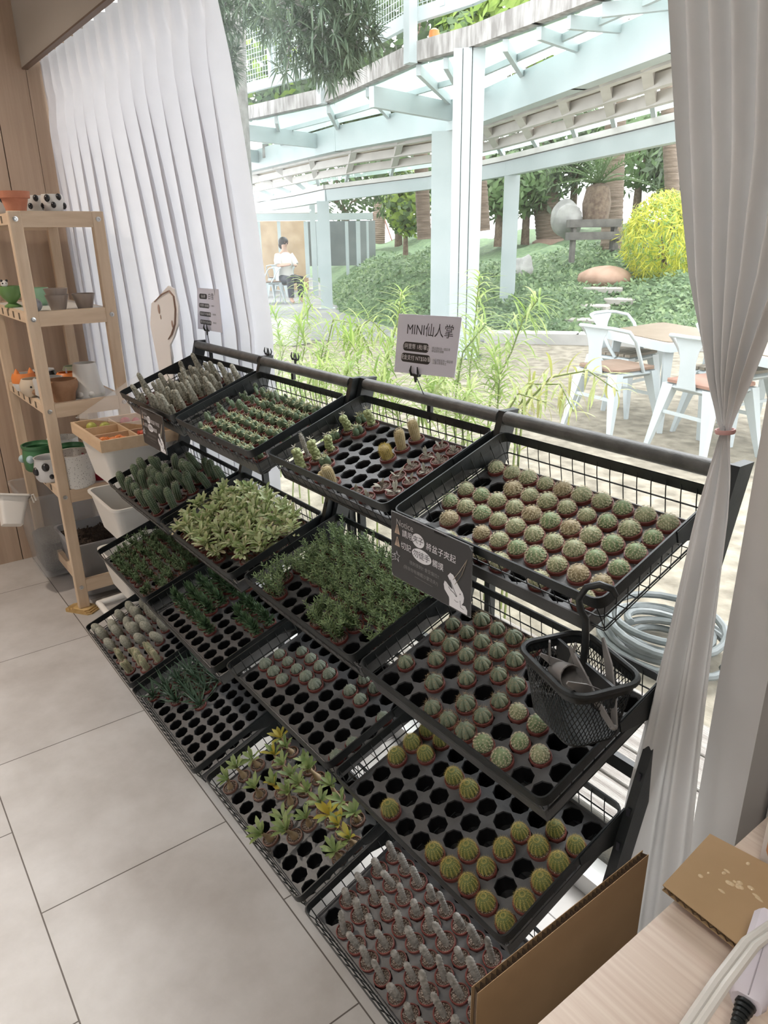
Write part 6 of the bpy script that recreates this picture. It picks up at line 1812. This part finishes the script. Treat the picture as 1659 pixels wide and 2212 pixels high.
WL = mat('bright_willow_leaf', (.20, .33, .06), .5, (.34, .46, .12), 3, trans=.5)
WL2 = mat('pale_willow_leaf', (.36, .46, .14), .5, (.52, .58, .26), 3, trans=.45)
WL3 = mat('olive_willow_leaf', (.30, .33, .08), .5, (.42, .42, .14), 3, trans=.4)
WS = mat('green_stem', (.22, .27, .08), .6)
def willow(label, stems, seed, L=.14, mats_=(WL, WL2), per=104):
    random.seed(seed)
    b = stems[0][0]
    t = thing('willow_leaf_plant', label, 'plant', (b[0], b[1], .12), group='narrow-leaved plants outside the window')
    st, lf = M(), M(); o = np.array([b[0], b[1], .12])
    for pts_ in stems:
        P = [np.asarray(p) - o for p in pts_]
        Q = []
        for k in range(len(P) - 1):
            for q in np.linspace(0, 1, 7, endpoint=False): Q.append(P[k] * (1 - q) + P[k + 1] * q)
        Q.append(P[-1]); n = len(Q)
        st.tube(Q, np.linspace(.0045, .0015, n), 5)
        for k in range(per):
            f = (.16 + .84 * (k / (per - 1))) * (n - 1); i = min(int(f), n - 2); p = Q[i] + (Q[i + 1] - Q[i]) * (f - i)
            tg_ = nrm(Q[i + 1] - Q[i]); a = k * 2.4 + random.uniform(-.4, .4)
            u = nrm(np.cross(tg_, (.2, .9, .1))); w = np.cross(tg_, u)
            d = nrm(tg_ * random.uniform(.3, .8) + (u * math.cos(a) + w * math.sin(a)))
            lf.leaf(p, d, L * random.uniform(.65, 1.3) * (1 - .5 * (k / per) ** 3), .0085, curl=random.uniform(.5, 1.5), mi=0 if random.random() < .6 else 1, prof=[.4, .9, 1, .9, .6, .05])
    put('stems', st, t, mats=WS); put('leaves', lf, t, mats=list(mats_), smooth=False)
def S_(*a): return [gy(u, v, y) for u, v, y in a]
def gnd(u, v, y):
    p = gy(u, v, y); return np.array([p[0], p[1], .12])
def stem(u, y, *tip):
    b = gnd(u, 930, y)
    return [b] + [gy(a, c, y + q) for a, c, q in tip]
willow('tall narrow-leaved plant by the curtain edge, browned drooping tip', [stem(640, 1.1, (628, 840, 0), (648, 700, 0), (672, 660, 0), (652, 603, 0)), stem(600, 1.2, (610, 800, 0), (600, 700, 0), (585, 660, 0)), stem(690, 1.15, (690, 820, 0), (720, 690, 0), (770, 700, 0), (800, 760, 0)), stem(620, .95, (640, 850, 0), (660, 740, 0), (640, 690, 0)), stem(575, 1.0, (590, 860, 0), (612, 760, 0), (600, 720, 0))], 1)
willow('narrow-leaved plant left of the white price card', [stem(720, 1.2, (740, 830, 0), (760, 720, 0), (800, 690, 0), (850, 740, 0)), stem(770, 1.0, (780, 850, 0), (770, 760, 0), (745, 720, 0)), stem(820, 1.3, (830, 800, 0), (860, 690, 0), (868, 630, 0)), stem(810, 1.0, (815, 860, 0), (830, 790, 0), (850, 745, 0)), stem(700, .95, (705, 870, 0), (690, 790, 0), (700, 745, 0))], 2)
willow('tall narrow-leaved plant right of the white price card', [stem(1010, 1.15, (1015, 800, 0), (1028, 680, 0), (1036, 592, 0)), stem(1040, 1.2, (1060, 850, 0), (1105, 760, 0), (1130, 690, 0), (1166, 642, 0)), stem(990, 1.0, (985, 850, 0), (1000, 760, 0), (1050, 700, 0)), stem(960, 1.1, (965, 850, 0), (950, 780, 0), (930, 720, 0)), stem(1060, 1.05, (1075, 880, 0), (1080, 810, 0), (1060, 760, 0)), stem(930, 1.2, (930, 860, 0), (915, 790, 0), (900, 700, 0))], 3)
willow('low olive narrow-leaved plant arching towards the garden chairs', [stem(1110, 1.0, (1130, 880, 0), (1190, 815, 0), (1270, 800, 0), (1335, 845, 0)), stem(1100, 1.05, (1120, 880, 0), (1150, 830, 0), (1210, 830, 0), (1240, 890, 0)), stem(1080, .9, (1090, 900, 0), (1120, 850, 0), (1180, 870, 0))], 4, .12, (WL3, WL2), 40)
willow('leafy narrow-leaved plant low behind the middle of the rack', [stem(860, .75, (860, 900, 0), (840, 840, 0), (800, 800, 0)), stem(900, .8, (905, 900, 0), (930, 850, 0), (960, 820, 0)), stem(780, .8, (770, 880, 0), (740, 830, 0), (760, 780, 0)), stem(660, .8, (655, 860, 0), (680, 800, 0), (720, 790, 0)), stem(1000, .8, (1000, 930, 0), (990, 880, 0), (1020, 840, 0))], 5, .13, (WL2, WL))
wb = gz(612, 742, .12)
tag(put('stone_block', M().rbox(-.5, .35, -.2, .2, 0, .30, .03), mats=KERB), 'low pale stone block on the path beyond the glass, near the curtain edge', 'stone block')
bpy.data.objects['stone_block'].location = (wb[0], wb[1], .12); bpy.data.objects['stone_block'].rotation_euler = (0, 0, .3)
